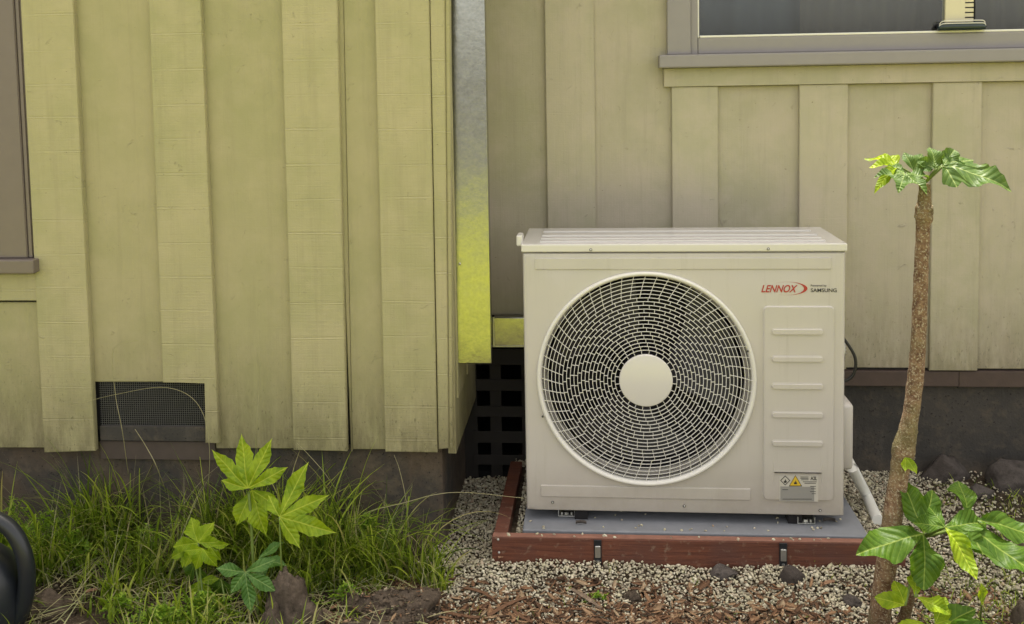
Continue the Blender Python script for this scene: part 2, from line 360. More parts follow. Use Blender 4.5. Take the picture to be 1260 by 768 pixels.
for j, y in enumerate(ys):
    for i, x in enumerate(xs):
        inside = -3.01 < x < 3.01 and -1.31 < y < .57
        V.append((x, y, (gh(x, y) - .012) if inside else GZ - .02))
nx = len(xs)
for j in range(len(ys) - 1):
    for i in range(nx - 1): F.append((j * nx + i, j * nx + i + 1, (j + 1) * nx + i + 1, (j + 1) * nx + i))
me = mesh_np('ground', V, F); me.polygons.foreach_set('use_smooth', [True] * len(me.polygons))
kind(link('ground', me, M_SOIL), 'structure')
bm = bmesh.new(); vs = [bm.verts.new(p) for p in ((-30, -1.9, -.112), (30, -1.9, -.112), (30, -7.5, -.112), (-30, -7.5, -.112))]; bm.faces.new(vs)
kind(obj('lawn', bm, M_LAWN), 'structure')
bm = bmesh.new(); bm.faces.new([bm.verts.new(p) for p in ((-40, -7.5, -.108), (40, -7.5, -.108), (40, -50, -.108), (-40, -50, -.108))])
kind(obj('added_paving', bm, simple('grey_paving', (.10, .10, .095), .9, 0, .2, 3)), 'structure')  # unseen paving, added so the channel mirrors grey above the lawn

# ------------------------------------------------------------------ left wing of the house
wing = thing('house_wing', 'nearer wing of the house with yellow-green boards, left of the metal channel', 'house', (-1.6, .02, GZ))
def local(o, root):                               # children are modelled in world space
    o.parent = root; o.matrix_parent_inverse = Matrix.Translation(root.location).inverted(); return o
YR, YO, YF = 0.0, -.021, .022                     # faces: recessed boards, overlay boards, foundation
TOP = 2.45
def xz(u, v, y): p = on_y(u, v, y); return p.x, p.z
def board(name, root, u0t, u0b, u1t, u1b, vb0, vb1, y, th, mat, vt=None, vt1=None, mid=None):
    """board whose left edge runs (u0t at row 0)-(u0b at row 552); vb = foot rows; vt = head row or None for the eave"""
    def at(ut, ub, v): return ut + (ub - ut) * v / 552
    zb0 = xz(at(u0t, u0b, vb0), vb0, y); zb1 = xz(at(u1t, u1b, vb1), vb1, y)
    if vt is None:
        t0 = xz(u0t, 0, y); t1 = xz(u1t, 0, y)
        sl0 = (t0[0] - zb0[0]) / (t0[1] - zb0[1]); sl1 = (t1[0] - zb1[0]) / (t1[1] - zb1[1])
        pts = [zb0, zb1, (zb1[0] + sl1 * (TOP - zb1[1]), TOP), (zb0[0] + sl0 * (TOP - zb0[1]), TOP)]
    else:
        pts = [zb0, zb1, xz(at(u1t, u1b, vt1 or vt), vt1 or vt, y), xz(at(u0t, u0b, vt), vt, y)]
    return local(prism(name, pts, y, y + th, mat, None, .0022), root)
# (top px, foot px) of every edge; order left to right
E = dict(a=(25, 54), b=(90, 117), c=(183, 203), d=(247, 270), e=(346, 361), f=(415, 427), g=(461, 474), h=(528, 538), i=(553.5, 557))
# recessed boards
board('board', wing, 86, 114, 188, 208, 470, 470, YR, .019, M_LR)
board('board', wing, 243, 266, 351, 366, 552, 552, YR, .019, M_LR)
board('board', wing, 411, 431.5, 422, 433, 556, 556, YR - .003, .016, M_LR)
board('board', wing, 422.6, 433.6, 466, 479, 553, 553, YR, .019, M_LR)
board('board', wing, -8, -2, 30, 59, 551, 551, YR, .019, M_LR, 372)
for k in range(9):                                 # boards that go on to the left, outside the frame
    x1 = xz(-9, 552, YR)[0] - .245 * k - .003
    if k == 0: continue
    p = prism('board', [(x1, 0), (x1 + .24, 0), (x1 + .24, TOP), (x1, TOP)], YR, YR + .019, M_LR, None, .002)
    local(p, wing)
# overlay boards
ba = board('overlay_board', wing, *E['a'], *E['b'], 557, 555, YO, .0205, M_LS)
o2 = None
p = [xz(252.5, 471, YO), xz(252.5, 545, YO), xz(269.7, 546, YO), xz(247, 0, YO), xz(183, 0, YO), xz(200.5, 471, YO)]
dz = TOP - p[3][1]
s0 = (p[4][0] - p[5][0]) / (p[4][1] - p[5][1]); s1 = (p[3][0] - p[2][0]) / (p[3][1] - p[2][1])
p[3] = (p[3][0] + s1 * dz, TOP); p[4] = (p[4][0] + s0 * (TOP - p[4][1]), TOP)
local(prism('overlay_board', p, YO, YO + .0205, M_LS, None, .002), wing)
board('overlay_board', wing, *E['e'], *E['f'], 554, 555.5, YO, .0205, M_LS)
board('overlay_board', wing, *E['g'], *E['h'], 556, 557, YO, .0205, M_LS)
cb = board('corner_board', wing, 529, 539.5, 547, 552, 553, 552, YO + .004, .03, M_LS)
cb = board('corner_board', wing, 547.6, 552.6, *E['i'], 552, 552, YO + .012, .03, M_LS)
# narrow recessed slip left of the vent (between overlay and vent)
# side wall of the wing, facing the alley
XS = on_y(557, 300, -.01).x
local(box('side_wall', XS - .03, XS - .006, .012, .555, .17, TOP, M_LR, None, 0), wing)
for k, yy in enumerate((.05, .30)):
    local(box('side_board', XS - .006, XS - .001, yy, yy + .16, on_y(566, 490, .05).z, TOP, M_LS, None, .001), wing)
xcor = on_y(546, 640, YF).x
bm = bmesh.new(); bx(bm, -3.6, xcor, YF, 1.5, -.45, .19, .004)
local(obj('foundation', bm, M_FNDL), wing)
local(box('wall_core', -3.6, XS - .032, YR + .021, 1.5, .192, TOP, M_BLACK, None, 0), wing)
# foundation vent
v0 = xz(122, 471, YR); v1 = xz(252, 545, YR)
vent = local(box('foundation_vent', v0[0] - .01, v1[0] + .01, YF - .008, YF - .001, xz(122, 543, YR)[1], v0[1] + .01, M_BLACK, None, 0), wing)
vz0, vz1 = xz(122, 524, YR)[1], v0[1]
bm = bmesh.new()
x = v0[0]
while x < v1[0]:
    bx(bm, x, x + .0007, YF - .0145, YF - .0136, vz0, vz1 + .008); x += .0068
z = vz0
while z < vz1 + .004:
    bx(bm, v0[0] - .005, v1[0] + .005, YF - .0136, YF - .0127, z, z + .0007); z += .0068
M_WIRE = simple('wire_screen', (.15, .15, .14), .5, .3)
scr = obj('wire_screen', bm, M_WIRE); scr['kind'] = 'stuff'; scr.parent = vent
q = box('vent_sill', v0[0] - .004, v1[0] + .004, YF - .024, YF - .009, xz(122, 542, YR)[1], xz(122, 524, YR)[1], M_FND, None, .002)
q.parent = vent
q = box('mud_sill', v0[0] - .01, v1[0] + .03, YF - .016, YF - .0005, xz(122, 566, YR)[1], xz(122, 543.5, YR)[1], simple('brown_sill', (.072, .054, .045), .8, 0, .3), None, .002); local(q, wing)
# left window: taupe trim and sill running out of the frame
w0 = on_y(38, 317, -.02)
wl = local(box('window', -2.6, on_y(16, 0, YO).x + .02, YO + .008, YR + .01, w0.z + .004, TOP - .25, M_TRIM, None, .003), wing)
pts = [xz(-300, 317, YO), xz(34.5, 317, YO), xz(17, 0, YO)]; sl = (pts[2][0] - pts[1][0]) / (pts[2][1] - pts[1][1])
zt = TOP - .25
bmw = prism('window_casing', [(-2.2, pts[1][1]), pts[1], (pts[1][0] + sl * (zt - pts[1][1]), zt), (-2.2, zt)], YO - .004, YO + .007, M_TRIM, None, .002)
bmw.parent = wl
e = [xz(39.5, 317, YO), xz(22, 0, YO)]
q = prism('casing_edge', [(pts[1][0] + .002, pts[1][1]), (e[0][0], e[0][1]), (e[1][0] + sl * (zt - e[1][1]), zt), (pts[1][0] + .002 + sl * (zt - pts[1][1]), zt)], YO + .002, YO + .010, M_TRIM, None, .001)
q.parent = wl
a0 = on_y(42, 337, YO - .03); a1 = on_y(42, 319, YO - .03)
q = box('window_sill', -2.6, a0.x, YO - .032, YR + .005, a0.z, a1.z - .002, M_TRIM, None, .004); q.parent = wl
pts = [xz(-40, 370, YO + .006), xz(46.5, 370, YO + .006), xz(44.5, 337, YO + .006), xz(-40, 337, YO + .006)]
pts[0] = (-2.5, pts[1][1]); pts[3] = (-2.5, pts[2][1])
local(prism('apron_board', pts, YO + .006, YR - .001, M_LS, None, .002), wing)
local(box('roof', -3.7, XS + .10, -.22, 1.6, TOP, TOP + .12, M_ROOF, None, .01), wing)

# ------------------------------------------------------------------ back wall of the house
back = thing('house_wall', 'rear wall of the house, tan board and batten above a dark base, behind the white unit', 'house', (1.4, .54, GZ))
BR, BO, BF = .535, .517, .552
zs = on_y(1150, 455, BO).z                          # foot of the siding on the right
zl = on_y(625, 389, BO).z
def bboard(name, ul, ur, vref, y, th, mat, z0, z1):
    xa, xb = on_y(ul, vref, y).x, on_y(ur, vref, y).x
    return local(prism(name, [(xa, z0), (xb, z0), (xb, z1), (xa, z1)], y, y + th, mat, None, .0018), back)
zap1 = on_y(1000, 80.5, BO - .045).z - .0006; zap0 = on_y(1000, 104, BO - .006).z
bboard('board', 560, 676, 200, BR, .016, M_BR, zl, TOP)
bboard('board', 729.5, 830, 200, BR, .016, M_BR, zs, TOP)
bboard('board', 880, 987, 200, BR, .016, M_BR, zs, zap0 - .001)
bboard('board', 1039.5, 1151, 200, BR, .016, M_BR, zs + .001, zap0 - .001)
bboard('board', 1203.5, 1320, 200, BR, .016, M_BR, zs - .001, zap0 - .001)
bboard('batten', 673, 732.5, 200, BO, .0175, M_BS, zl, TOP)
bboard('batten', 827, 883.5, 200, BO, .0175, M_BS, zs, zap0 - .001)
bboard('batten', 983.5, 1043, 200, BO, .0175, M_BS, zs, zap0 - .001)
bboard('batten', 1147, 1207, 200, BO, .0175, M_BS, zs - .003, zap0 - .001)
bboard('batten', 1317, 1375, 200, BO, .0175, M_BS, zs, zap0 - .001)
x = on_y(1372, 200, BR).x
while x < 3.9:
    local(box('board', x, x + .26, BR, BR + .016, zs, TOP, M_BR, None, .0015), back)
    local(box('batten', x + .255, x + .40, BO, BO + .0175, zs, TOP, M_BS, None, .0015), back); x += .398
xw0 = on_y(817, 95, BO - .006).x
local(box('apron_board', xw0, 2.25, BO - .007, BR - .0005, zap0, zap1, M_BS, None, .002), back)
# window with grey casing, sill, sash, panes, blinds
sx0 = on_y(811, 70, BO - .045).x; sz0 = on_y(1000, 80.5, BO - .045).z; sz1 = on_y(1000, 64, BO - .045).z
win = local(box('window_sill', sx0, 2.3, BO - .048, BR + .03, sz0, sz1, M_TRIMB, None, .005), back); win.name = 'window'
def wpart(o): o.parent = win; return o
cx0, cx1 = on_y(821, 40, BO - .01).x, on_y(850, 40, BO - .01).x
wpart(box('casing', cx0, cx1, BO - .012, BR + .01, sz1 + .0005, TOP - .3, M_TRIMB, None, .003))
wpart(box('casing', 2.10, 2.22, BO - .012, BR + .01, sz1 + .0005, TOP - .3, M_TRIMB, None, .003))
wpart(box('casing', cx0 - .01, 2.23, BO - .014, BR + .01, TOP - .299, TOP - .18, M_TRIMB, None, .003))
gz = on_y(1000, 44, BO + .012).z; gx = on_y(858, 20, BO + .012).x
wpart(box('sash', cx1 + .001, gx, BO + .004, BR + .03, sz1 + .0005, TOP - .3, M_TRIMB, None, .002))
wpart(box('sash', gx + .001, 2.099, BO + .004, BR + .03, sz1 + .0005, gz, M_TRIMB, None, .004))
wpart(box('glazing_bead', gx + .001, gx + .006, BO + .012, BR + .02, gz + .001, TOP - .31, M_PUTTY, None, .001))
wpart(box('glazing_bead', gx + .007, 2.09, BO + .007, BR + .02, gz + .0005, gz + .008, M_PUTTY, None, .002))
mx0, mx1 = on_y(1163.5, 15, BO + .01).x, on_y(1188, 15, BO + .01).x
wpart(box('mullion', mx0, mx1, BO + .012, BR + .028, gz + .0085, TOP - .31, M_CREAM, None, .002))
gy = BR + .004
wpart(box('pane', gx + .0065, mx0 - .0005, gy, gy + .004, gz + .009, TOP - .31, M_GLASS, None, 0))
wpart(box('pane', on_y(1199, 15, gy).x, 2.09, gy, gy + .004, gz + .009, TOP - .31, M_GLASS, None, 0))
x0, x1 = mx1 + .002, on_y(1198, 15, gy).x
bm = bmesh.new(); z = gz + .02
while z < TOP - .35:
    bx(bm, x0, x1, gy, gy + .004, z, z + .012); z += .0165
o = wpart(obj('blind_slats', bm, M_CREAM)); o['kind'] = 'stuff'
wpart(box('blind_cord_cover', x1 + .001, x1 + .005, gy - .002, gy + .01, gz + .009, TOP - .31, M_INN, None, 0))
# behind the panes: added folds whose colours stand in for reflections, and dark back
def reflection_sheet(x0, x1, y, mat, amp, per):
    bm = bmesh.new(); prev = None; n = int((x1 - x0) / .006)
    for i in range(n + 1):
        x = x0 + (x1 - x0) * i / n; yy = y + amp * math.sin(x / per * 6.283 + 1.5 * noise.noise(Vector((x * 5, 0, 0)))) + amp * .5 * noise.noise(Vector((x * 20, 3, 0)))
        cur = (bm.verts.new((x, yy, gz - .03)), bm.verts.new((x, yy, TOP - .25)))
        if prev: bm.faces.new((prev[0], cur[0], cur[1], prev[1]))
        prev = cur
    return wpart(obj('reflection_sheet', bm, mat, None, True))
reflection_sheet(on_y(985, 20, gy + .1).x, 2.2, gy + .11, M_REFL, .012, .09)
reflection_sheet(gx - .1, on_y(992, 20, gy + .12).x, gy + .15, M_REFLB, .014, .13)
# dark base: trim board, foundation, crawl space and lattice
t0z, t1z = on_y(1150, 475.5, BO + .008).z, on_y(1150, 457, BO + .008).z
xj = on_y(1180, 465, BO + .008).x; xg = on_y(648, 440, BO).x
local(box('skirt_board', xg, xj - .001, BO + .006, BF - .001, t0z, t1z, M_DARKWOOD, None, .002), back)
local(box('skirt_board', xj + .001, 4.0, BO + .009, BF - .001, t0z - .002, t1z, M_DARKWOOD, None, .002), back)
local(box('foundation', xg, 4.0, BF, BF + .2, -.5, zs + .05, M_FND, None, 0), back)
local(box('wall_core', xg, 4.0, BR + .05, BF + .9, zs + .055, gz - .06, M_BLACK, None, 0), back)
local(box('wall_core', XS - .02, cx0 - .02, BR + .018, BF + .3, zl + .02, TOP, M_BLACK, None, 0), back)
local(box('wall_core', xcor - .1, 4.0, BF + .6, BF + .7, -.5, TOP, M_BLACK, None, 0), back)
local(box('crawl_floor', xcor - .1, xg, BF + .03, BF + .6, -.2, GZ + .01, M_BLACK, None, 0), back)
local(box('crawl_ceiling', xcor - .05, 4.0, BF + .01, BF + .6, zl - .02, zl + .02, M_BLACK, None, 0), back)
lat = bpy.data.objects.new('lattice', None); COL.objects.link(lat); local(lat, back)
def lpart(o): o.parent = lat; return o
ly = BF + .004
for vv0, vv1 in ((430, 449), (467, 481), (500, 513), (531, 545), (560, 572)):
    lpart(box('slat', XS - .02, xg - .001, ly, ly + .007, on_y(600, vv1, ly).z, on_y(600, vv0, ly).z, M_LAT, None, .001))
for uu0, uu1 in ((571, 587), (603, 617), (642, 656)):
    lpart(box('slat', on_y(uu0, 500, ly + .008).x, min(xg - .001, on_y(uu1, 500, ly + .008).x), ly + .008, ly + .014, GZ - .03, on_y(600, 431, ly).z, M_LAT, None, .001))
local(box('roof', XS - .1, 4.1, .20, BF + 1.0, TOP + .125, TOP + .24, M_ROOF, None, .01), back)

# galvanised channels
dx0, dx1 = on_y(558.5, 250, .06).x, on_y(601, 250, .06).x
dz0 = on_y(585, 447.5, .06).z
ch = thing('metal_downpipe', 'tall flat galvanised metal channel hanging down the corner between the two walls', 'downpipe', ((dx0 + dx1) / 2, .075, dz0))
bm = bmesh.new(); w = (dx1 - dx0) / 2
sk = .0135
bx(bm, -w, w, -.015, .03, 0, TOP - dz0, .0025)
obj('channel', bm, M_GALV, ch)
bm = bmesh.new(); bx(bm, -w - .004, -w - .0005, -.017, .03, .0, TOP - dz0 - .01, .001); obj('edge_strip', bm, M_INN, ch)
for zz in (.31,):
    bm = bmesh.new(); bmesh.ops.create_uvsphere(bm, u_segments=10, v_segments=6, radius=.004); obj('screw', bm, M_STEEL, ch, True, (-w + .014, -.016, zz))
hx0, hx1 = on_y(607, 400, .47).x, on_y(670, 400, .47).x
hz0, hz1 = on_y(625, 426.5, .47).z, on_y(625, 391, .47).z
hc = thing('metal_duct', 'short galvanised box duct low on the wall behind the unit, right of the channel', 'duct', ((hx0 + hx1) / 2, .49, hz0))
w = (hx1 - hx0) / 2; h = hz1 - hz0
bm = bmesh.new(); bx(bm, -w, w, -.018, .024, 0, h, .003); obj('box_section', bm, M_GALV, hc)
bm = bmesh.new(); bx(bm, -w - .002, -w + .004, -.021, -.0185, -.002, h + .002, .0005); bx(bm, -w + .0045, w, -.0205, -.0185, -.002, .003, .0005); obj('flange', bm, M_STEEL, hc)

# ------------------------------------------------------------------ the outdoor unit
AW, AD, AH, AR = .94, .33, .8139, -.010931
ac = thing('air_conditioner', 'cream outdoor air conditioner unit with a big round fan guard on the low pad', 'air conditioner', (0, 0, 0), AR)
cr_, sr_ = math.cos(AR), math.sin(AR)
def acl(u, v, y=0.0):                               # pixel -> local x,z on the unit's front plane
    d = ray(u, v); n = Vector((-sr_, cr_, 0)); t = (y - CAM.dot(n)) / d.dot(n); p = CAM + d * t
    return p.x * cr_ + p.y * sr_, p.z
fc = acl(794.5, 466.5); fr = (acl(929.5, 466)[0] - acl(659.5, 466)[0]) / 2
lz = acl(840, 310.3)[1]                             # lid seam
# front shell with round opening
bm = bmesh.new(); N = 128; hole = fr - .004; zt = lz - .001; zb = .0
ang = sorted([2 * math.pi * k / N for k in range(N)] + [math.atan2(zc - fc[1], xc - fc[0]) % (2 * math.pi) for xc in (0, AW) for zc in (zb, zt)])
def rect_pt(a, ins):
    dx, dz = math.cos(a), math.sin(a); ts = []
    if dx > 1e-9: ts.append((AW - ins - fc[0]) / dx)
    if dx < -1e-9: ts.append((ins - fc[0]) / dx)
    if dz > 1e-9: ts.append((zt - ins * .5 - fc[1]) / dz)
    if dz < -1e-9: ts.append((zb + ins * .5 - fc[1]) / dz)
    t = min(ts); return fc[0] + dx * t, fc[1] + dz * t
rings = []
for fn, y in ((lambda a: (fc[0] + math.cos(a) * hole, fc[1] + math.sin(a) * hole), .02), (lambda a: (fc[0] + math.cos(a) * hole, fc[1] + math.sin(a) * hole), .0),
              (lambda a: rect_pt(a, .014), 0), (lambda a: rect_pt(a, .008), .0008), (lambda a: rect_pt(a, .0035), .0035), (lambda a: rect_pt(a, .0008), .009), (lambda a: rect_pt(a, 0), .014), (lambda a: rect_pt(a, 0), AD)):
    rings.append([bm.verts.new((fn(a)[0], y, fn(a)[1])) for a in ang])
for r0, r1 in zip(rings, rings[1:]):
    for k in range(len(ang)): bm.faces.new((r0[k], r0[(k + 1) % len(ang)], r1[(k + 1) % len(ang)], r1[k]))
for v in rings[0]: pass
shell = obj('cabinet', bm, M_AC, ac)
me = shell.data; me.polygons.foreach_set('use_smooth', [True] * len(me.polygons)); me.set_sharp_from_angle(angle=math.radians(32))
box('rear_coil', .01, AW - .01, AD - .02, AD - .002, .02, zt - .01, M_INN, ac, 0)
# fan shroud, blades
bm = bmesh.new(); R1 = hole - .002
for k in range(64):
    a0, a1 = 2 * math.pi * k / 64, 2 * math.pi * (k + 1) / 64
    prof = [(R1 - .0205, .061), (R1 - .0205, .17), (.0, .172)]
    for (ra, ya), (rb, yb) in zip(prof, prof[1:]):
        q = [bm.verts.new((fc[0] + r * math.cos(a), y, fc[1] + r * math.sin(a))) for r, y, a in ((ra, ya, a0), (ra, ya, a1), (rb, yb, a1), (rb, yb, a0))]
        bm.faces.new(q)
bmesh.ops.remove_doubles(bm, verts=bm.verts, dist=1e-5)
sh = obj('fan_shroud', bm, M_INN, ac, True)
bm = bmesh.new(); prev = None
for r, y in ((R1, .004), (R1 - .002, .012), (R1 - .008, .026), (R1 - .015, .042), (R1 - .020, .060)):
    row = [bm.verts.new((fc[0] + r * math.cos(2 * math.pi * k / 96), y, fc[1] + r * math.sin(2 * math.pi * k / 96))) for k in range(96)]
    if prev:
        for k in range(96): bm.faces.new((prev[k], prev[(k + 1) % 96], row[(k + 1) % 96], row[k]))
    prev = row
obj('bell_mouth', bm, M_AC, ac, True)  # shroud split by tone: front pale as lit, depth near-black as shade
fan = bpy.data.objects.new('fan', None); COL.objects.link(fan); fan.parent = ac; fan.location = (fc[0], .10, fc[1])
bm = bmesh.new(); bmesh.ops.create_cone(bm, cap_ends=True, segments=32, radius1=.07, radius2=.055, depth=.06, matrix=Matrix.Rotation(math.pi / 2, 4, 'X')); obj('fan_hub', bm, M_FAN, fan, True)
for b in range(3):
    bm = bmesh.new(); g = []
    for i in range(9):
        row = []
        for j in range(9):
            r = .05 + (R1 - .08) * i / 8; wdt = .5 + .75 * (i / 8) ** .7; a = b * 2 * math.pi / 3 + (j / 8 - .5) * wdt * 1.25 + .35 * (i / 8)
            row.append(bm.verts.new((r * math.cos(a), (j / 8 - .5) * .07, r * math.sin(a))))
        g.append(row)
    for i in range(8):
        for j in range(8): bm.faces.new((g[i][j], g[i + 1][j], g[i + 1][j + 1], g[i][j + 1]))
    obj('fan_blade', bm, M_FAN, fan, True)
# guard
guard = bpy.data.objects.new('fan_guard', None); COL.objects.link(guard); guard.parent = ac; guard.location = (fc[0], 0, fc[1])
def lathe_ring(bm, prof, seg=160):
    rr = [[bm.verts.new((r * math.cos(2 * math.pi * k / seg), y, r * math.sin(2 * math.pi * k / seg))) for k in range(seg)] for r, y in prof]
    for a, b in zip(rr, rr[1:] + [rr[0]]):
        for k in range(seg): bm.faces.new((a[k], a[(k + 1) % seg], b[(k + 1) % seg], b[k]))
bm = bmesh.new()
lathe_ring(bm, [(fr, .003), (fr, -.006), (fr - .002, -.011), (fr - .006, -.0125), (fr - .010, -.011), (fr - .0135, -.004), (fr - .0165, .010), (fr - .0175, .03), (fr - .0145, .03)])
obj('guard_rim', bm, M_GUARD, guard, True)
hubr = acl(827, 468)[0] - acl(794.5, 468)[0] + .001
hc_ = acl(791, 468)
def gy_(r):                                         # the guard bulges a little towards its middle
    k = max(0, 1 - (r / fr) ** 2); return -.002 - .012 * min(1, k * 1.15)
bm = bmesh.new(); seg = 64
prev = None
for r, y in ((hubr, .004), (hubr, -.001), (hubr - .002, -.0035), (hubr - .006, -.0045)):
    row = [bm.verts.new((r * math.cos(2 * math.pi * k / seg), gy_(0) + y, r * math.sin(2 * math.pi * k / seg))) for k in range(seg)]
    if prev:
        for k in range(seg): bm.faces.new((prev[k], prev[(k + 1) % seg], row[(k + 1) % seg], row[k]))
    prev = row
bm.faces.new(prev)
o = obj('hub_cap', bm, M_ACW, guard); o.data.polygons.foreach_set('use_smooth', [True] * len(o.data.polygons)); o.data.set_sharp_from_angle(angle=.5)
NR = 20; rin, rout = hubr + .001, fr - .016; pitch = (rout - rin) / (NR + .55)
radii = [rin + pitch * (k + 1) for k in range(NR)]
def wire_ring(bm, r, wd=.0016, th=.004, seg=120):
    y = gy_(r); lathe_ring(bm, [(r - wd / 2, y + th), (r - wd / 2, y), (r + wd / 2, y), (r + wd / 2, y + th)], seg)
rb = {}
for k, r in enumerate(radii):
    bm = bmesh.new(); wire_ring(bm, r); obj('guard_ring', bm, M_GUARD, guard)
def tie(bm, r0, a0, r1, a1, wd=.0015, th=.0035, n=1):
    for i in range(n):
        f0, f1 = i / n, (i + 1) / n
        ra, rb_, aa, ab = r0 + (r1 - r0) * f0, r0 + (r1 - r0) * f1, a0 + (a1 - a0) * f0, a0 + (a1 - a0) * f1
        A = Vector((ra * math.cos(aa), gy_(ra) + .0004, ra * math.sin(aa))); B = Vector((rb_ * math.cos(ab), gy_(rb_) + .0004, rb_ * math.sin(ab)))
        d = (B - A).normalized(); s = Vector((-d.z, 0, d.x)).normalized() * wd / 2; dn = Vector((0, th, 0))
        v = [bm.verts.new(p) for p in (A - s, A + s, B + s, B - s, A - s + dn, A + s + dn, B + s + dn, B - s + dn)]
        for f in ((0, 1, 2, 3), (0, 4, 5, 1), (1, 5, 6, 2), (2, 6, 7, 3), (3, 7, 4, 0)): bm.faces.new([v[i_] for i_ in f])
bm = bmesh.new(); ph = 0
for k in range(NR - 5):
    ra = rin if k == 0 else radii[k - 1]; rb2 = radii[k]
    n = int(round(2 * math.pi * rb2 / (.0235 + .011 * k / 15)))
    ph += .5 * 2 * math.pi / n + .012
    for j in range(n):
        a = ph + 2 * math.pi * j / n; tie(bm, ra - .0005, a, rb2 + .0005, a)
o = obj('guard_ties', bm, M_GUARD, guard); o['kind'] = 'stuff'
bm = bmesh.new()
ns = 56
for j in range(ns):
    bm2 = bm
    bm = bmesh.new(); a = 2 * math.pi * j / ns + .03
    tie(bm, radii[NR - 6], a + .035, fr - .011, a - .038, .0015, .004, 4)
    obj('guard_spoke', bm, M_GUARD, guard)
bm2.free()
for uu, vv in ((919, 431), (668, 511)):
    p = acl(uu, vv); bm = bmesh.new(); bmesh.ops.create_uvsphere(bm, u_segments=8, v_segments=6, radius=.0035); o = obj('guard_screw', bm, M_INK, guard, True, (p[0] - fc[0], -.012, p[1] - fc[1]))
# lid
LT = AH + .0
bm = bmesh.new(); bx(bm, -.003, AW + .003, -.004, AD + .004, lz + .001, LT, .0035)
lid = obj('lid', bm, M_ACW, ac)
for k, (ya, yb) in enumerate(((.035, .062), (.085, .112), (.150, .20), (.235, .30))):
    o = box('lid_rib', .05, AW - .05, ya, yb, LT - .001, LT + .0045, M_ACW, lid, .002)
# embossed bands
def emb(name, u0, v0, u1, v1, h=.0035, rad=0, mat=None, parent=None, bev=.0022, y=0.0):
    (xa, za), (xb, zb_) = acl(u0, v0), acl(u1, v1)
    if not rad:
        return box(name, xa, xb, y - h, y + .002, min(za, zb_), max(za, zb_), mat or M_AC, parent or ac, bev)
    z0_, z1_ = min(za, zb_), max(za, zb_); pts = []
    for cx, cz, s in ((xb - rad, z1_ - rad, 0), (xa + rad, z1_ - rad, 1), (xa + rad, z0_ + rad, 2), (xb - rad, z0_ + rad, 3)):
        for k in range(7):
            a = math.pi / 2 * (s + k / 6); pts.append((cx + rad * math.cos(a), cz + rad * math.sin(a)))
    pts = pts[::-1]
    o = prism(name, pts, y - h, y + .002, mat or M_AC, parent or ac, 0)
    bm = bmesh.new(); bm.from_mesh(o.data); ff = [f for f in bm.faces if len(f.verts) > 8 and abs(f.normal.y + 1) < .01]
    bmesh.ops.bevel(bm, geom=list(ff[0].edges), offset=bev, segments=3, affect='EDGES'); bm.to_mesh(o.data); bm.free()
    o.data.polygons.foreach_set('use_smooth', [True] * len(o.data.polygons)); o.data.set_sharp_from_angle(angle=.6)
    return o
emb('raised_band', 658, 317.5, 1023, 331.3); emb('raised_band', 665.5, 596.5, 923.5, 615.5)
sp = emb('service_panel', 937, 374.5, 1027, 617.5, .0075, .018, None, None, .0072)
for vv in (407.5, 441, 474.5, 509.5, 544.5):
    emb('panel_rib', 948.5, vv - 4.4, 1012.5, vv + 4.4, .0055, .0085, None, sp, .0036, -.0075)
emb('panel_rib', 952, 578.5, 1010, 581.5, .004, .0045, None, sp, .003, -.0075)
# screws on the shell
bms = bmesh.new(); bmesh.ops.create_uvsphere(bms, u_segments=10, v_segments=6, radius=.0042); mscr = bpy.data.meshes.new('screw'); bms.to_mesh(mscr); bms.free(); mscr.materials.append(M_STEEL)
bms = bmesh.new(); bmesh.ops.create_cone(bms, cap_ends=True, segments=14, radius1=.006, radius2=.006, depth=.001, matrix=Matrix.Rotation(math.pi / 2, 4, 'X')); msh = bpy.data.meshes.new('washer'); bms.to_mesh(msh); bms.free(); msh.materials.append(M_INK)
for uu, vv in ((727, 307), (945, 306), (680, 618), (842, 622.5), (1009, 628)):
    p = acl(uu, vv); yy = -.006 if vv < 310 else -.002
    o = link('screw', mscr, None, ac); o.location = (p[0], yy, p[1]); o.scale = (.7, .6, .7)
    o2 = link('screw_washer', msh, None, o); o2.location = (0, .001, 0)
# lettering
def text(name, s, u0, vbase, u1, mat, parent, shear=0, bold=0, y=-.0012, italic_h=None, th=.0003, hgt=None):
    cu = bpy.data.curves.new('t', 'FONT'); cu.body = s; cu.shear = shear; cu.offset = bold; cu.size = 1; cu.extrude = 0
    to = bpy.data.objects.new('t', cu); COL.objects.link(to); dg = bpy.context.evaluated_depsgraph_get()
    me = bpy.data.meshes.new_from_object(to.evaluated_get(dg)); bpy.data.objects.remove(to); me.materials.clear()
    co = np.zeros(len(me.vertices) * 3, np.float32); me.vertices.foreach_get('co', co); co = co.reshape(-1, 3)
    w = co[:, 0].max() - co[:, 0].min(); hh = co[:, 1].max() - min(0, co[:, 1].min())
    (xa, za), (xb, _) = acl(u0, vbase), acl(u1, vbase)
    k = (xb - xa) / w; kz = k if hgt is None else (acl(u0, vbase - hgt)[1] - za) / hh
    new = np.zeros_like(co); new[:, 0] = xa + (co[:, 0] - co[:, 0].min()) * k; new[:, 1] = y; new[:, 2] = za + co[:, 1] * kz
    me.vertices.foreach_set('co', new.ravel()); me.update()
    return link(name, me, mat, parent)
text('red_lettering', 'LENNOX', 936.5, 359.5, 981.5, M_LOGO, ac, .35, .02, hgt=9.2)
bm = bmesh.new(); xa, za = acl(969, 355); rx = acl(993.5, 355)[0] - xa; rz = acl(969, 346.8)[1] - za; k = 40; prev = None
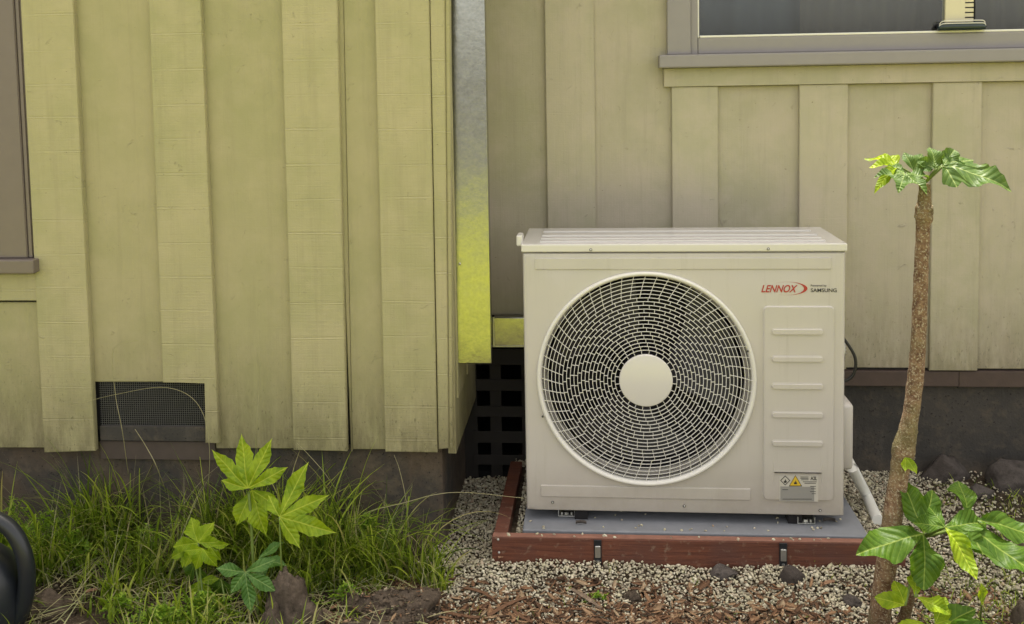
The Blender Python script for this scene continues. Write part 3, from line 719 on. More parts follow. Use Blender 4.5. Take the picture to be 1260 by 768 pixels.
for i in range(k + 1):
    a = math.radians(128 - 248 * i / k); w = (.06 + .26 * max(0, math.cos(a * 1.0)) ** 1.3) * math.sin(math.pi * min(1, max(.02, i / k))) ** .5
    o1, i1 = 1.0, 1.0 - w * .55
    cur = (bm.verts.new((xa + rx * o1 * math.cos(a), -.0011, za + rz * math.sin(a) * 1.0)), bm.verts.new((xa + rx * i1 * math.cos(a) , -.0011, za + rz * (1 - w * .45) * math.sin(a))))
    if prev: bm.faces.new((prev[0], cur[0], cur[1], prev[1]))
    prev = cur
obj('swoosh', bm, M_LOGO, ac)
text('small_lettering', 'Powered by', 997.5, 352.5, 1017, M_INK, ac, 0, .012, hgt=3.2)
text('black_lettering', 'SAMSUNG', 997.5, 359.3, 1029.5, M_INK, ac, 0, .014, hgt=4.6)
# sticker on the service panel
ly_ = -.0087
def flat(name, pts, y, mat, parent):
    bm = bmesh.new(); bm.faces.new([bm.verts.new((p[0], y, p[1])) for p in pts]); return obj(name, bm, mat, parent)
P = lambda u, v: acl(u, v)
lab = emb('sticker', 958.5, 583.8, 1006, 616, .0009, 0, M_LABELW, sp, 0, -.0078)
emb('sticker_plate', 959.5, 597, 1001, 615.5, .0003, 0, M_LABEL, lab, 0, -.0087)
d = 6.3
for nm, (cu_, cv), sc, mt in (('diamond_outline', (965.5, 589.8), 6.2, M_INK), ('diamond', (965.5, 589.8), 4.9, M_LABELW)):
    flat(nm, [P(cu_ - sc, cv), P(cu_, cv + sc), P(cu_ + sc, cv), P(cu_, cv - sc)], ly_ - (.0003 if nm == 'diamond_outline' else .0005), mt, lab)
for nm, s, mt, yy in (('triangle_outline', 8.2, M_INK, .0003), ('warning_triangle', 6.9, M_YEL, .0005)):
    cu_, cv = 978, 590.5
    flat(nm, [P(cu_ - s, cv + s * .8), P(cu_ + s, cv + s * .8), P(cu_, cv - s * .9)], ly_ - yy, mt, lab)
for cu_, cv in ((965.5, 590.5), (978, 592.2)):
    fl = [(-1.5, 2.6), (-2.1, .8), (-1.1, -1.0), (-.5, .1), (.1, -3.0), (1.3, -.9), (1.1, .3), (1.7, -.5), (2.1, 1.1), (1.4, 2.6)]
    flat('flame_mark', [P(cu_ + a * .95, cv + b * .85) for a, b in fl], ly_ - .0007, M_INK, lab)
text('sticker_lettering', 'A2L', 996.5, 589.2, 1004.5, M_INK, lab, 0, .03, ly_ - .0004, hgt=4.6)
bm = bmesh.new()
for i, (ua, ub, vv) in enumerate(((984, 994, 585.5), (984, 994, 587.2), (985, 994, 588.9), (987, 1004, 591.4), (989, 1003, 593.2), (962, 969, 601), (996, 1003, 597), (997, 1003, 600), (996, 1003, 603.4), (998, 1003, 606), (962, 998, 612.6))):
    q = [P(ua, vv + .35), P(ub, vv + .35), P(ub, vv - .35), P(ua, vv - .35)]; bm.faces.new([bm.verts.new((a, ly_ - .0007, b)) for a, b in q])
obj('fine_print', bm, M_INK, lab)
# side pieces
box('side_handle', -.020, -.001, -.002 + .03, .09, acl(640, 303)[1] - .006, acl(640, 289)[1] - .006, M_ACW, ac, .005)
vx = acl(1050, 540, .06)[0]
o = box('valve_cover', AW + .001, vx + .004, .07, .25, acl(1045, 581, .06)[1], acl(1045, 499, .06)[1], M_AC, ac, .012); o.data.polygons.foreach_set('use_smooth', [True] * len(o.data.polygons)); o.data.set_sharp_from_angle(angle=.9)
bm = bmesh.new(); cz1, cz0 = acl(1043, 404, .12)[1], acl(1043, 474, .12)[1]; cxm = acl(1051, 440, .12)[0]
tube(bm, spline([(AW - .005, .12, cz1 + .01), (AW + .016, .12, cz1 - .02), (cxm + .002, .12, (cz0 + cz1) / 2), (cxm - .004, .12, cz0 + .03), (AW + .008, .12, cz0 + .005), (AW - .01, .13, cz0 - .004)]), .0048, 8)
obj('power_cable', bm, M_CABLE, ac, True)
bm = bmesh.new(); pts = spline([(AW - .01, .2, cz1 - .0), (AW + .034, .21, cz1 - .05), (AW + .038, .2, cz1 - .11), (AW + .0, .2, cz0 + .01)], 14)
tube(bm, pts, [.010 + .0028 * (i % 2) for i in range(len(pts))], 10); obj('conduit', bm, M_STEEL, ac, True)
for k, (uu, vv) in enumerate(((697.5, 634), (991, 643))):
    p = on_z(uu, vv, -.03); lx, lyy = p.x * cr_ + p.y * sr_, -p.x * sr_ + p.y * cr_
    br = bpy.data.objects.new('mounting_foot', None); COL.objects.link(br); br.parent = ac; br.location = (lx, lyy, -.03)
    box('foot_plate', -.026, .026, -.014, .06, .001, .004, M_STEEL, br, .0008)
    box('foot_flange', -.026, -.023, -.014, .06, .0042, .022, M_STEEL, br, .0005); box('foot_flange', .023, .026, -.014, .06, .0042, .022, M_STEEL, br, .0005)
    for dx, r in ((-.015, .0045), (0, .0075), (.015, .0045)):
        bm = bmesh.new(); bmesh.ops.create_cone(bm, cap_ends=True, segments=6 if r > .005 else 12, radius1=r, radius2=r * .8, depth=.007); obj('bolt', bm, M_STEEL, br, False, (dx, -.003, .0082))
for xx in (.165, .80):
    box('support_rail', xx - .02, xx + .02, .012, AD - .01, -.0295, -.0005, M_INN, ac, 0)

# ------------------------------------------------------------------ pad, timber surround, pipe
pad = obj('equipment_pad', bx(bmesh.new(), -.502, .502, -.27, .27, -.028, .028, .004), M_SLAB); pad.location = (.495, .203, -.0585); pad.rotation_euler = (0, 0, AR * .6)
tag(pad, 'smooth blue-grey pad lying under the air conditioner inside the red timbers', 'pad')
fr_ = thing('timber_frame', 'low red-stained timber frame around the grey pad in the gravel', 'timber frame', (.5, -.09, GZ))
def fpart(o, par=fr_): o.parent = par; o.matrix_parent_inverse = Matrix.Translation(fr_.location).inverted(); return o
A = on_z(607, 655, -.03); yf = -.098
fb = fpart(box('front_board', A.x - .002, 1.085, yf - .014, yf + .012, -.20, -.034, M_RED, None, .002))
q = fpart(box('board_top', A.x, 1.083, yf - .0125, yf + .0125, -.0338, -.030, M_REDTOP, None, .001)); 
sb = bmesh.new()
q0, q1 = on_z(634, 566, -.03), on_z(642, 566, -.03)
P0 = [(A.x + .002, yf + .015), (A.x + .042, yf + .015), (A.x + .050, .47), (A.x + .010, .47)]
a = [sb.verts.new((x, y, -.19)) for x, y in P0]; b = [sb.verts.new((x, y, -.032)) for x, y in P0]
sb.faces.new(a); sb.faces.new(b)
for i in range(4): sb.faces.new((a[i], a[(i + 1) % 4], b[(i + 1) % 4], b[i]))
fpart(obj('side_board', sb, M_RED))
for uu in (735.5, 963.5):
    xx = on_y(uu, 675, yf - .014).x
    st = fpart(box('strap', xx - .011, xx + .011, yf - .0185, yf - .0145, -.20, -.034, M_BLKPL, None, .001))
    q = box('strap_sleeve', xx - .008, xx + .008, yf - .024, yf - .019, -.085, -.05, M_STEEL, None, .002); q.parent = st
    bm = bmesh.new(); bmesh.ops.create_cone(bm, cap_ends=True, segments=12, radius1=.005, radius2=.004, depth=.005, matrix=Matrix.Translation((xx, yf - .021, -.098)) @ Matrix.Rotation(math.pi / 2, 4, 'X'))
    q = obj('bolt', bm, M_STEEL, st)
for uu, vv in ((613, 664), (614, 680)):
    p = on_y(uu, vv, yf - .016); bm = bmesh.new(); bmesh.ops.create_uvsphere(bm, u_segments=8, v_segments=6, radius=.004, matrix=Matrix.Translation(p)); fpart(obj('nail', bm, M_STEEL))
pp = [on_y(1043, 566, .19), on_y(1049, 576, .14), on_z(1066, 609, -.042), on_z(1080, 640, -.05)]
bm = bmesh.new(); tube(bm, [pp[0] + Vector((-.02, .03, .03)), pp[0], pp[1], pp[2], pp[3]], [.0165] * 5, 20)
pipe = obj('pipe', bm, M_WPIPE, None, True); pipe.data.set_sharp_from_angle(angle=.9)
tag(pipe, 'white plastic pipe sloping from the right side of the unit to the gravel', 'pipe'); pipe.name = 'drain_pipe'

# ------------------------------------------------------------------ gravel and wood chips
def ico(sub):
    bm = bmesh.new(); bmesh.ops.create_icosphere(bm, subdivisions=sub, radius=1); bm.verts.ensure_lookup_table()
    V = np.array([v.co[:] for v in bm.verts]); F = np.array([[v.index for v in f.verts] for f in bm.faces]); bm.free(); return V, F
IV, IF = ico(1)                                     # 42? (blender: 1 = 12 verts)
IV2, IF2 = ico(2)
def rot_rand(n):
    q = rng.normal(size=(n, 4)); q /= np.linalg.norm(q, axis=1)[:, None]; w, x, y, z = q.T
    return np.stack([1 - 2 * (y * y + z * z), 2 * (x * y - z * w), 2 * (x * z + y * w), 2 * (x * y + z * w), 1 - 2 * (x * x + z * z), 2 * (y * z - x * w), 2 * (x * z - y * w), 2 * (y * z + x * w), 1 - 2 * (x * x + y * y)], 1).reshape(n, 3, 3)
def scatter(pos, sizes, base=(IV, IF), asp=(1, .8, .62), jit=.22, rnd=True):
    n = len(pos); BV, BF_ = base; k = len(BV)
    R_ = rot_rand(n); s = sizes[:, None, None] * np.array(asp) * rng.uniform(.75, 1.25, (n, 1, 3))
    V = BV[None] * (1 + rng.uniform(-jit, jit, (n, k, 1))) * s
    V = np.einsum('nij,nkj->nki', R_, V); V[:, :, 2] *= .8
    V += np.array(pos)[:, None, :]
    F = BF_[None] + (np.arange(n) * k)[:, None, None]
    return V.reshape(-1, 3), F.reshape(-1, 3)
def chance(x, y):
    """share of gravel cover"""
    if x < -.29 and y > -.05: return 0
    if -.083 < x < -.03 and -.112 < y < .5: return 0
    if x < 1.09 and x > -.09 and -.114 < y < -.084: return 0
    if -.005 < x < .985 and y > -.06: return 0
    n = .5 * noise.noise(Vector((x * 4, y * 4, 2))) + .3 * noise.noise(Vector((x * 13, y * 13, 7)))
    edge = -.275 - .05 * (x - .4) * 0 + .06 * noise.noise(Vector((x * 3, 1, 1))) + (.0 if x < .8 else -.05)
    left = -.27 + .10 * noise.noise(Vector((1, y * 6, 1)))
    c = 1.0
    if y < edge: c *= max(0, 1 - (edge - y) / .27)
    if x < left - 0: c *= max(0, 1 - (left - x) / .06)
    if x > 1.2 : c *= max(.15, 1 - (x - 1.2) / .35)
    if y > -.05 and x < -.1: c = min(1, c * 1.2)
    return c * (1 + .5 * n)
pos = []; pos2 = []
x = -.42
step = .0072
while x < 1.95:
    y = -.62
    while y < .548:
        px_, py_ = x + rng.uniform(-.004, .004), y + rng.uniform(-.004, .004)
        c = chance(px_, py_)
        if rng.random() < c * .93:
            pos.append((px_, py_, gh(px_, py_) - .004 + rng.uniform(-.003, .0065)))
        y += step
    x += step
for _ in range(34):                                  # stray stones on the pad and the boards
    px_, py_ = rng.uniform(0, .98), rng.choice((rng.uniform(-.06, -.02), rng.uniform(-.06, .1)))
    pos.append((px_, py_, -.0285))
for _ in range(22): pos.append((rng.uniform(-.09, 1.05), rng.uniform(-.108, -.09), -.0285))
sz = rng.uniform(.0034, .0064, len(pos)); big_ = rng.random(len(pos)) < .05; sz[big_] *= 1.8; sz *= .90
V, F = scatter(pos, sz, (IV, IF), (1.15, .85, .65))
me = mesh_np('gravel', V, F); me.polygons.foreach_set('use_smooth', [True] * len(me.polygons)); me.materials.append(M_GRAVEL)
kind(link('gravel', me, None), 'stuff')
print('gravel', len(pos))
# wood chips: irregular slivers
n = 5200; V = []; F = []; cnt = 0
def chip(p, L, wd, th, az, tilt, bend):
    global cnt
    d = Vector((math.cos(az) * math.cos(tilt), math.sin(az) * math.cos(tilt), math.sin(tilt))); s = Vector((-math.sin(az), math.cos(az), random.uniform(-.4, .4))).normalized(); u = d.cross(s)
    rows = []
    for i, (f, ww) in enumerate(((-.5, .35), (-.15, 1), (.2, .85), (.5, .25))):
        c = Vector(p) + d * L * f + u * bend * L * (f * f) * -1
        w2 = wd * ww * random.uniform(.7, 1.2) / 2
        rows.append([c - s * w2, c + s * w2, c + s * w2 * .8 - u * th, c - s * w2 * .8 - u * th])
    b = cnt
    for r in rows:
        for q in r: V.append(q[:])
    cnt += 16
    for i in range(3):
        for j in range(4): F.append((b + i * 4 + j, b + i * 4 + (j + 1) % 4, b + (i + 1) * 4 + (j + 1) % 4, b + (i + 1) * 4 + j))
    F.append((b, b + 1, b + 2, b + 3)); F.append((b + 15, b + 14, b + 13, b + 12))
for i in range(n * 3):
    x, y = rng.uniform(-.5, 1.3), -.19 - abs(rng.normal(0, .19))
    if y < -.75: continue
    k = 1 - chance(x, y); k *= 1 if x > -.32 else .35
    if x > .85: k *= max(.12, 1 - (x - .85) / .25)
    if -.46 < y: k += .10
    if rng.random() > k: continue
    L = abs(rng.normal(.018, .012)) + .006
    chip((x, y, gh(x, y) + rng.uniform(-.002, .008)), L, L * rng.uniform(.15, .5), .0015, rng.uniform(0, 6.3), rng.normal(0, .25), rng.uniform(-.3, .3))
me = mesh_np('wood_chips', V, F); me.materials.append(M_CHIP); kind(link('wood_chips', me, None), 'stuff'); print('chips', cnt // 16)

pos = []
for i in range(9000):
    x, y = rng.uniform(-1.5, -.2), rng.uniform(-.75, -.1)
    if noise.noise(Vector((x * 5, y * 5, 31))) < -.12 or (x > -.35 and y > -.2): continue
    pos.append((x, y, gh(x, y) - .010 + rng.uniform(-.002, .004)))
V, F = scatter(pos, np.abs(rng.normal(.0028, .0022, len(pos))) + .0014, (IV, IF), (1.1, .9, .7), .35)
M_CRUMB = island('soil_crumbs', [(0, (.03, .022, .015)), (.5, (.08, .06, .042)), (.85, (.14, .108, .078)), (.95, (.30, .25, .18)), (1, (.42, .37, .28))], .95)
me = mesh_np('soil_crumbs', V, F); me.materials.append(M_CRUMB); kind(link('soil_crumbs', me, None), 'stuff')

CRUMB_MAT = M_CRUMB
# a few long pieces of bark one can pick out
def sliver(pa, pb, wd, bend, label, mat=M_CHIP, name='bark_strip', cat='bark strip', group='long bark strips on the mulch'):
    pa, pb = Vector(pa), Vector(pb); bm = bmesh.new(); rows = []; n = 9; d = (pb - pa); s = Vector((-d.y, d.x, 0)).normalized(); L = d.length
    for i in range(n):
        f = i / (n - 1); c = pa + d * f + s * bend * L * math.sin(math.pi * f) + Vector((0, 0, .006 + .25 * bend * L * math.sin(math.pi * f)))
        w = wd / 2 * (.45 + .55 * math.sin(math.pi * min(1, f * 1.1 + .05))) * (1 + .2 * math.sin(f * 23))
        rows.append([bm.verts.new(c - s * w + Vector((0, 0, .002))), bm.verts.new(c + Vector((0, 0, .006))), bm.verts.new(c + s * w), bm.verts.new(c - Vector((0, 0, .004)))])
    for i in range(n - 1):
        for j in range(4): bm.faces.new((rows[i][j], rows[i][(j + 1) % 4], rows[i + 1][(j + 1) % 4], rows[i + 1][j]))
    bm.faces.new(rows[0]); bm.faces.new(rows[-1][::-1])
    ctr = (pa + pb) / 2
    for v in bm.verts: v.co -= ctr
    o = obj(name, bm, mat); o.location = ctr; return tag(o, label, cat, group)
def gp(u, v): 
    p = on_z(u, v, GZ); return Vector((p.x, p.y, gh(p.x, p.y)))
sliver(gp(705, 730), gp(740, 752), .020, .03, 'straight pale bark strip in the mulch below the left strap', M_ROCKL)
sliver(gp(535, 748), gp(590, 766), .016, -.08, 'long bark strip curving out of the dirt mound')
sliver(gp(572, 728), gp(612, 745), .014, .10, 'curved bark strip at the mulch edge beside the mound')
sliver(gp(600, 764), gp(648, 738), .018, .05, 'bark strip lying diagonally in the middle of the mulch')
sliver(gp(630, 752), gp(655, 768), .014, -.05, 'short bark strip at the bottom edge of the mulch')

# ------------------------------------------------------------------ rocks
def rock(name, u, v, w, h, dpt, label, mat, cat='rock', seed=0, z=None, rough=.35, yaw=0, sub=4, cuts=0, sink=.25, par=None):
    c = gp(u, v)
    bm = bmesh.new(); bmesh.ops.create_icosphere(bm, subdivisions=sub, radius=1)
    for vv in bm.verts:
        p = vv.co.copy()
        k = 1 + rough * noise.noise(p * 1.4 + Vector((seed, 3.1, 0))) + rough * .5 * noise.noise(p * 3.2 + Vector((seed, 0, 5))) + rough * .28 * noise.noise(p * 8 + Vector((0, seed, 5)))
        ridge = abs(noise.noise(p * 2.2 + Vector((seed, seed, 1)))); k -= rough * .35 * (1 - min(1, ridge * 5))
        p *= k
        for ci in range(cuts):
            nrm = Vector((math.sin(seed * 3 + ci * 2.1), math.cos(seed * 2 + ci * 1.7) * .8, .5 + .5 * math.sin(ci * 1.3 + seed))).normalized(); dd = p.dot(nrm) - .72
            if dd > 0: p -= nrm * dd * .9
        vv.co = (p.x * w / 2, p.y * dpt / 2, p.z * h)
    o = obj(name, bm, mat, None, True); o.location = (c.x, c.y, c.z + h * .0 - h * sink + 0); o.rotation_euler = (0, 0, yaw)
    if par is not None: o.location -= par.location; o.parent = par; return o
    return tag(o, label, cat)
STU = rock('stump', 356, 766, .135, .135, .10, 'gnarled brown old stump below the yellow-green leaves', M_ROCK, 'stump', 33, rough=.26, sink=-.0, sub=5)
rock('stump_knob', 340, 772, .075, .06, .07, 'rounded brown root knob under the front of the stump', M_ROCK, 'root', 12, rough=.3, sink=-.1, par=STU)
rock('stump_burl', 368, 748, .05, .075, .05, 'x', M_ROCK, 'root', 40, rough=.2, sink=-.15, par=STU)
rock('stump_burl', 338, 745, .05, .06, .05, 'x', M_ROCK, 'root', 44, rough=.2, sink=-.2, par=STU)
rock('stump_knob', 382, 770, .07, .055, .07, 'rounded brown root knob at the right foot of the stump', M_ROCK, 'root', 21, rough=.3, sink=-.1, par=STU)
MND = rock('dirt_mound', 488, 764, .29, .068, .17, 'low crusty dirt mound between the grass and the mulch', M_EARTH, 'mound', 8, rough=.45, sink=.1, sub=5)
rock('rock', 458, 766, .075, .035, .05, 'tan angular rock in front of the dirt mound', M_ROCKL, 'rock', 15, cuts=5, sink=0)
rock('rock', 502, 772, .05, .02, .04, 'small brown rock at the bottom edge before the mound', M_ROCKL, 'rock', 17, cuts=4, sink=0)
rock('rock', 400, 760, .045, .025, .03, 'tan stone between the stump and the mound', M_ROCKL, 'rock', 19, cuts=4, sink=0)
rock('rock', 974, 718, .078, .036, .06, 'dark angular rock on the gravel by the right strap', M_ROCKD, 'rock', 5, cuts=7, rough=.2, sink=-.12)
rock('rock', 889, 711, .085, .022, .05, 'flat dark rock on the gravel left of the right strap', M_ROCKD, 'rock', 6, cuts=4, sink=-.1)
rock('rock', 858, 700, .05, .018, .03, 'small grey stone at the foot of the red board', M_ROCKD, 'rock', 9, cuts=4, sink=-.1)
rock('rock', 778, 736, .045, .018, .04, 'round brown stone in the mulch centre', M_ROCK, 'rock', 10, sink=-.1)
rock('rock', 1162, 600, .17, .075, .10, 'dark boulder against the dark base right of the thin trunk', M_ROCKD, 'boulder', 11, cuts=5, sink=-.0)
rock('rock', 1262, 612, .30, .085, .13, 'broad dark boulder at the right edge against the base', M_ROCKD, 'boulder', 14, cuts=5, sink=.0)
rock('rock', 1205, 622, .10, .03, .06, 'low dark rock between the two boulders', M_ROCKD, 'rock', 24, cuts=5, sink=.0)
rock('rock', 1114, 742, .022, .016, .02, 'small pale pebble between the two trunks', M_WPIPE, 'pebble', 25, sub=3, sink=-.2)
rock('rock', 1049, 745, .05, .02, .04, 'dark stone left of the main trunk foot', M_ROCKD, 'rock', 26, cuts=4, sink=-.1)
rock('rock', 1256, 768, .05, .06, .05, 'grey rounded stone in the bottom right corner', M_ROCK, 'rock', 28, sink=.0)
rock('rock', 130, 708, .12, .018, .07, 'low dark crust of soil in the bare patch', M_EARTH, 'soil clod', 30, sink=.2)
rock('rock', 60, 752, .14, .05, .10, 'brown earth heap beside the black watering can', M_EARTH, 'soil heap', 31, sink=.2)
for u, v, s, lab in ((715, 645, .9, 'dark curled leaf on the pad by the left foot'), (1020, 642, 1, 'thin dark twig on the pad by the right foot')):
    p = on_z(u, v, -.028); sliver(p - Vector((.018, .003, 0)) * s, p + Vector((.018, -.004, 0)) * s, .006, .12, lab, M_ROCKD, 'twig', 'twig', None)
for u, v, lab in ((620, 698, 'flat tan dead leaf on the gravel before the corner'), (828, 699, 'small brown dead leaf at the foot of the board'), (1020, 727, 'pale brown dead leaf on the gravel left of the trunk'), (112, 735, 'upright orange dead leaf in the grass'), (415, 752, 'orange dead leaf right of the stump')):
    p = gp(u, v); sliver(p - Vector((.016, .006, -.003)), p + Vector((.016, .008, .004)), .018, .1, lab, M_DEAD, 'dead_leaf', 'dead leaf', 'dead leaves on the ground')

# crumbs and splinters lying on the dirt mound
pos = []
for v in random.sample(list(MND.data.vertices), 1100):
    if v.normal.z > .15:
        p = MND.matrix_basis @ v.co; pos.append((p.x, p.y, p.z + .001))
V2, F2 = scatter(pos, np.abs(rng.normal(.0035, .002, len(pos))) + .001, (IV, IF), (1.4, .8, .6), .35)
me = mesh_np('mound_crumbs', V2, F2); me.materials.append(M_CRUMB); kind(link('mound_crumbs', me, None), 'stuff')
V = []; F = []; cnt = 0
for p in random.sample(pos, 130):
    L = random.uniform(.008, .03); chip((p[0], p[1], p[2] + .002), L, L * random.uniform(.12, .4), .0015, random.uniform(0, 6.3), random.uniform(-.2, .3), random.uniform(-.3, .3))
me = mesh_np('mound_splinters', V, F); me.materials.append(M_CHIP); kind(link('mound_splinters', me, None), 'stuff')

# ------------------------------------------------------------------ leaves
def lobe_polar(L, W_, k, samples=40, serr=0, ns=6, pw=1.45):
    """outline of one lobe as (angle, radius) pairs"""
    pts = []
    for i in range(samples + 1):
        t = i / samples; w = W_ * (math.sin(math.pi * t ** k) ** pw if 0 < t < 1 else 0)
        if serr and t > .3: w *= 1 - serr * ((t * ns) % 1)
        w = max(w, W_ * .34 * (1 - t) * (t < .6))
        pts.append((t * L, w * 1.0))
    return pts
def leaf(name, parent, mat, base, tip, up, size, lobes, droop=.25, fold=.25, serr=.12, wav=.05, seed=0, petiole=None, pr=.0022, smat=None, kk=1.2, pw=1.45):
    """lobes: (angle deg, length, halfwidth). base = where the blade meets its stalk, tip = direction of the middle lobe"""
    rnd = random.Random(seed); NT_ = 44
    angs = set()
    for a, L, Wd in lobes:
        for k in range(-20, 21): angs.add(round(math.radians(a) + math.copysign((abs(k) / 20) ** 1.5, k) * .5 if k else math.radians(a), 4))
    a_lo, a_hi = min(l[0] for l in lobes) - 38, max(l[0] for l in lobes) + 38
    angs = sorted(a for a in angs if math.radians(a_lo) <= a <= math.radians(a_hi))
    def rad(th):
        best = .12
        for a, L, Wd in lobes:
            dl = abs(th - math.radians(a)); 
            if dl > 1.2: continue
            pr_ = lobe_polar(L, Wd, kk, 56, serr * 1.5, 7, pw); prev = None
            # intersect the ray with this half outline, farthest hit
            ca, sa = math.cos(dl), math.sin(dl)
            for i in range(len(pr_) - 1):
                (x0, y0), (x1, y1) = pr_[i], pr_[i + 1]
                f0, f1 = y0 * ca - x0 * sa, y1 * ca - x1 * sa
                if f0 >= -1e-9 and f1 <= 1e-9 and f0 != f1:
                    q = f0 / (f0 - f1); r = math.hypot(x0 + (x1 - x0) * q, y0 + (y1 - y0) * q)
                    if r > best: best = r
        return best
    cache = [rad(a) for a in angs]
    tip = Vector(tip).normalized(); up = Vector(up); up = (up - tip * up.dot(tip)).normalized(); side = up.cross(tip)
    base = Vector(base); K = 10; V = []; UV = []; F = []
    for i in range(K + 1):
        f = (i / K) ** .9
        for a, R_ in zip(angs, cache):
            r = R_ * f; x, y = r * math.cos(a), r * math.sin(a)
            near = min(lobes, key=lambda l: abs(math.radians(l[0]) - a)); la = math.radians(near[0])
            al, ac_ = r * math.cos(a - la), r * math.sin(a - la)
            z = fold * abs(ac_) - droop * al * al * (.7 + .6 * ((hash((seed, near[0])) % 7) / 7)) + wav * 1.5 * math.sin(al * 8 + seed * 1.7) * (.2 + abs(ac_) * 4.5) * (f > .3)
            z -= .12 * droop * (1 - math.cos(a)) * r
            z += wav * .14 * math.sin(al * 26 - abs(ac_) * 20)*min(1, abs(ac_) * 8)
            V.append(base + (tip * x + side * y + up * z) * size); UV.append((ac_, al))
    n = len(angs)
    for i in range(K):
        for j in range(n - 1): F.append((i * n + j, i * n + j + 1, (i + 1) * n + j + 1, (i + 1) * n + j))
    me = mesh_np(name, [v[:] for v in V], F); me.polygons.foreach_set('use_smooth', [True] * len(me.polygons))
    uvl = me.uv_layers.new(name='UVMap'); arr = np.array([UV[l.vertex_index] for l in me.loops], np.float32); uvl.data.foreach_set('uv', arr.ravel())
    me.materials.append(mat); o = link(name, me, None, parent)
    if petiole is not None:
        bm = bmesh.new(); pts = spline([petiole[0]] + list(petiole[1:]) + [base], 6); tube(bm, pts, [pr * (1.4 - .5 * i / len(pts)) for i in range(len(pts))], 7)
        q = obj('leaf_stalk', bm, smat or M_STEM, parent, True)
    return o
FAT7 = [(-100, .55, .13), (-62, .82, .16), (-28, .95, .17), (0, 1.0, .17), (30, .93, .16), (64, .8, .15), (102, .5, .12)]
def W3(u, v, y): return on_y(u, v, y)

# left plant: four leaf clusters
LP = thing('fatsia_plant', 'young plant with bright yellow-green fingered leaves beside the old stump', 'plant', gp(322, 765))
LPl = LP.location.copy()
def rel(p, r=LPl): return Vector(p) - r
def lf(root, name, mat, u, v, y, tu, tv, ty, size_px, up, lobes, seed, petf=None, **kw):
    b = W3(u, v, y); t = W3(tu, tv, ty); L = (t - b).length
    o = root.location
    pet = None
    if petf is not None: pet = [Vector(q) - o for q in petf]
    return leaf(name, root, mat, b - o, (t - b), up, L if size_px is None else size_px, lobes, seed=seed, petiole=pet, **kw)
yP = -.42; st = gp(325, 760)
L5 = [(-78, .50, .13), (-40, .92, .15), (0, 1.0, .17), (36, .90, .14), (72, .82, .12)]
L5b = [(-84, .45, .12), (-42, .95, .16), (0, .95, .17), (44, .9, .14), (88, .55, .12)]
yL = -.36
m1 = W3(312, 670, yL + .02); m0 = gp(318, 758)
# upper leaf (300,600) lobes pointing up
bm = bmesh.new(); tube(bm, [q - LPl for q in spline([m0, W3(312, 700, yL), W3(309, 640, yL + .01), W3(306, 606, yL + .02)], 6)], [.004] * 19, 8); obj('stem', bm, M_STEM, LP, True)
lf(LP, 'leaf', M_LEAF_Y, 305, 601, yL, 297, 534, yL + .03, None, (0.05, -1, .35), [(-72, .82, .15), (-33, .98, .16), (2, 1.0, .18), (38, 1.02, .15), (66, .55, .12)][::1], 11, droop=.12, fold=.18, serr=.16)
lf(LP, 'leaf', M_LEAF_Y, 344, 636, yL - .05, 364, 595, yL - .02, .158, (0, -1, .55), [(-118, .62, .13), (-80, 1.0, .17), (-42, .88, .15), (0, .98, .17), (60, .42, .12)], 12, [W3(350, 745, yL - .02), W3(346, 690, yL - .06)], droop=.15, fold=.2, serr=.16)
lf(LP, 'leaf', M_LEAF_Y, 310, 603, yL + .03, 322, 648, yL - .0, .135, (0, -1, .3), [(-42, .75, .2), (0, .95, .22), (40, .8, .18)], 13, droop=.1, fold=.25, serr=.14)
lf(LP, 'leaf', M_LEAF_Y, 244, 668, yL, 233, 640, yL + .03, .085, (0, -1, .5), [(-118, .7, .2), (-60, .75, .24), (0, .95, .3), (65, 1.0, .26), (118, .85, .2)], 14, [gp(252, 755), W3(247, 710, yL)], droop=.3, fold=.35, serr=.2)
lf(LP, 'leaf', M_LEAF_Y, 250, 675, yL - .03, 238, 700, yL - .05, .075, (0, -1, .5), [(-60, .8, .22), (0, .8, .26), (60, .8, .22)], 18, droop=.4, fold=.35, serr=.2)
lf(LP, 'leaf', M_LEAF_Y, 232, 676, yL + .01, 206, 686, yL, .062, (0, -1, .6), [(-45, .8, .2), (0, 1.0, .24), (50, .8, .2)], 71, droop=.4, fold=.4, serr=.2)
lf(LP, 'leaf', M_LEAF_Y, 258, 672, yL - .01, 270, 690, yL - .02, .055, (0, -1, .6), [(-50, .8, .2), (0, .9, .24), (55, .9, .2)], 72, droop=.4, fold=.4, serr=.2)
lf(LP, 'leaf', M_LEAF_G, 240, 692, yL + .03, 228, 722, yL + .02, .07, (0, -1, .6), [(-50, .8, .2), (0, .9, .24), (55, .9, .2)], 73, [gp(250, 755)], droop=.3, fold=.3)
lf(LP, 'leaf', M_LEAF_G, 272, 712, yL + .02, 262, 742, yL, .07, (0, -1, .6), [(-50, .8, .2), (0, .9, .24), (55, .9, .2)], 74, [gp(280, 755)], droop=.3, fold=.3)
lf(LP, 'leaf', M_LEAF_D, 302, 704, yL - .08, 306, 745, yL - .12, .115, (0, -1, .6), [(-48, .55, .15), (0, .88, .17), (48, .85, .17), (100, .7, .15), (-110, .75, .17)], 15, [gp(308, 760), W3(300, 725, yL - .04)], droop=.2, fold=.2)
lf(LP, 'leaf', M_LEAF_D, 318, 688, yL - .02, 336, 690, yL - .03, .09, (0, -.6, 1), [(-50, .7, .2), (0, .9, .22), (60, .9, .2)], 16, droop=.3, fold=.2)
lf(LP, 'leaf', M_LEAF_Y, 245, 715, yL, 262, 745, yL - .02, .065, (0, -1, .5), [(-70, .7, .2), (0, .9, .24), (60, .8, .2)], 19, droop=.3, fold=.3)

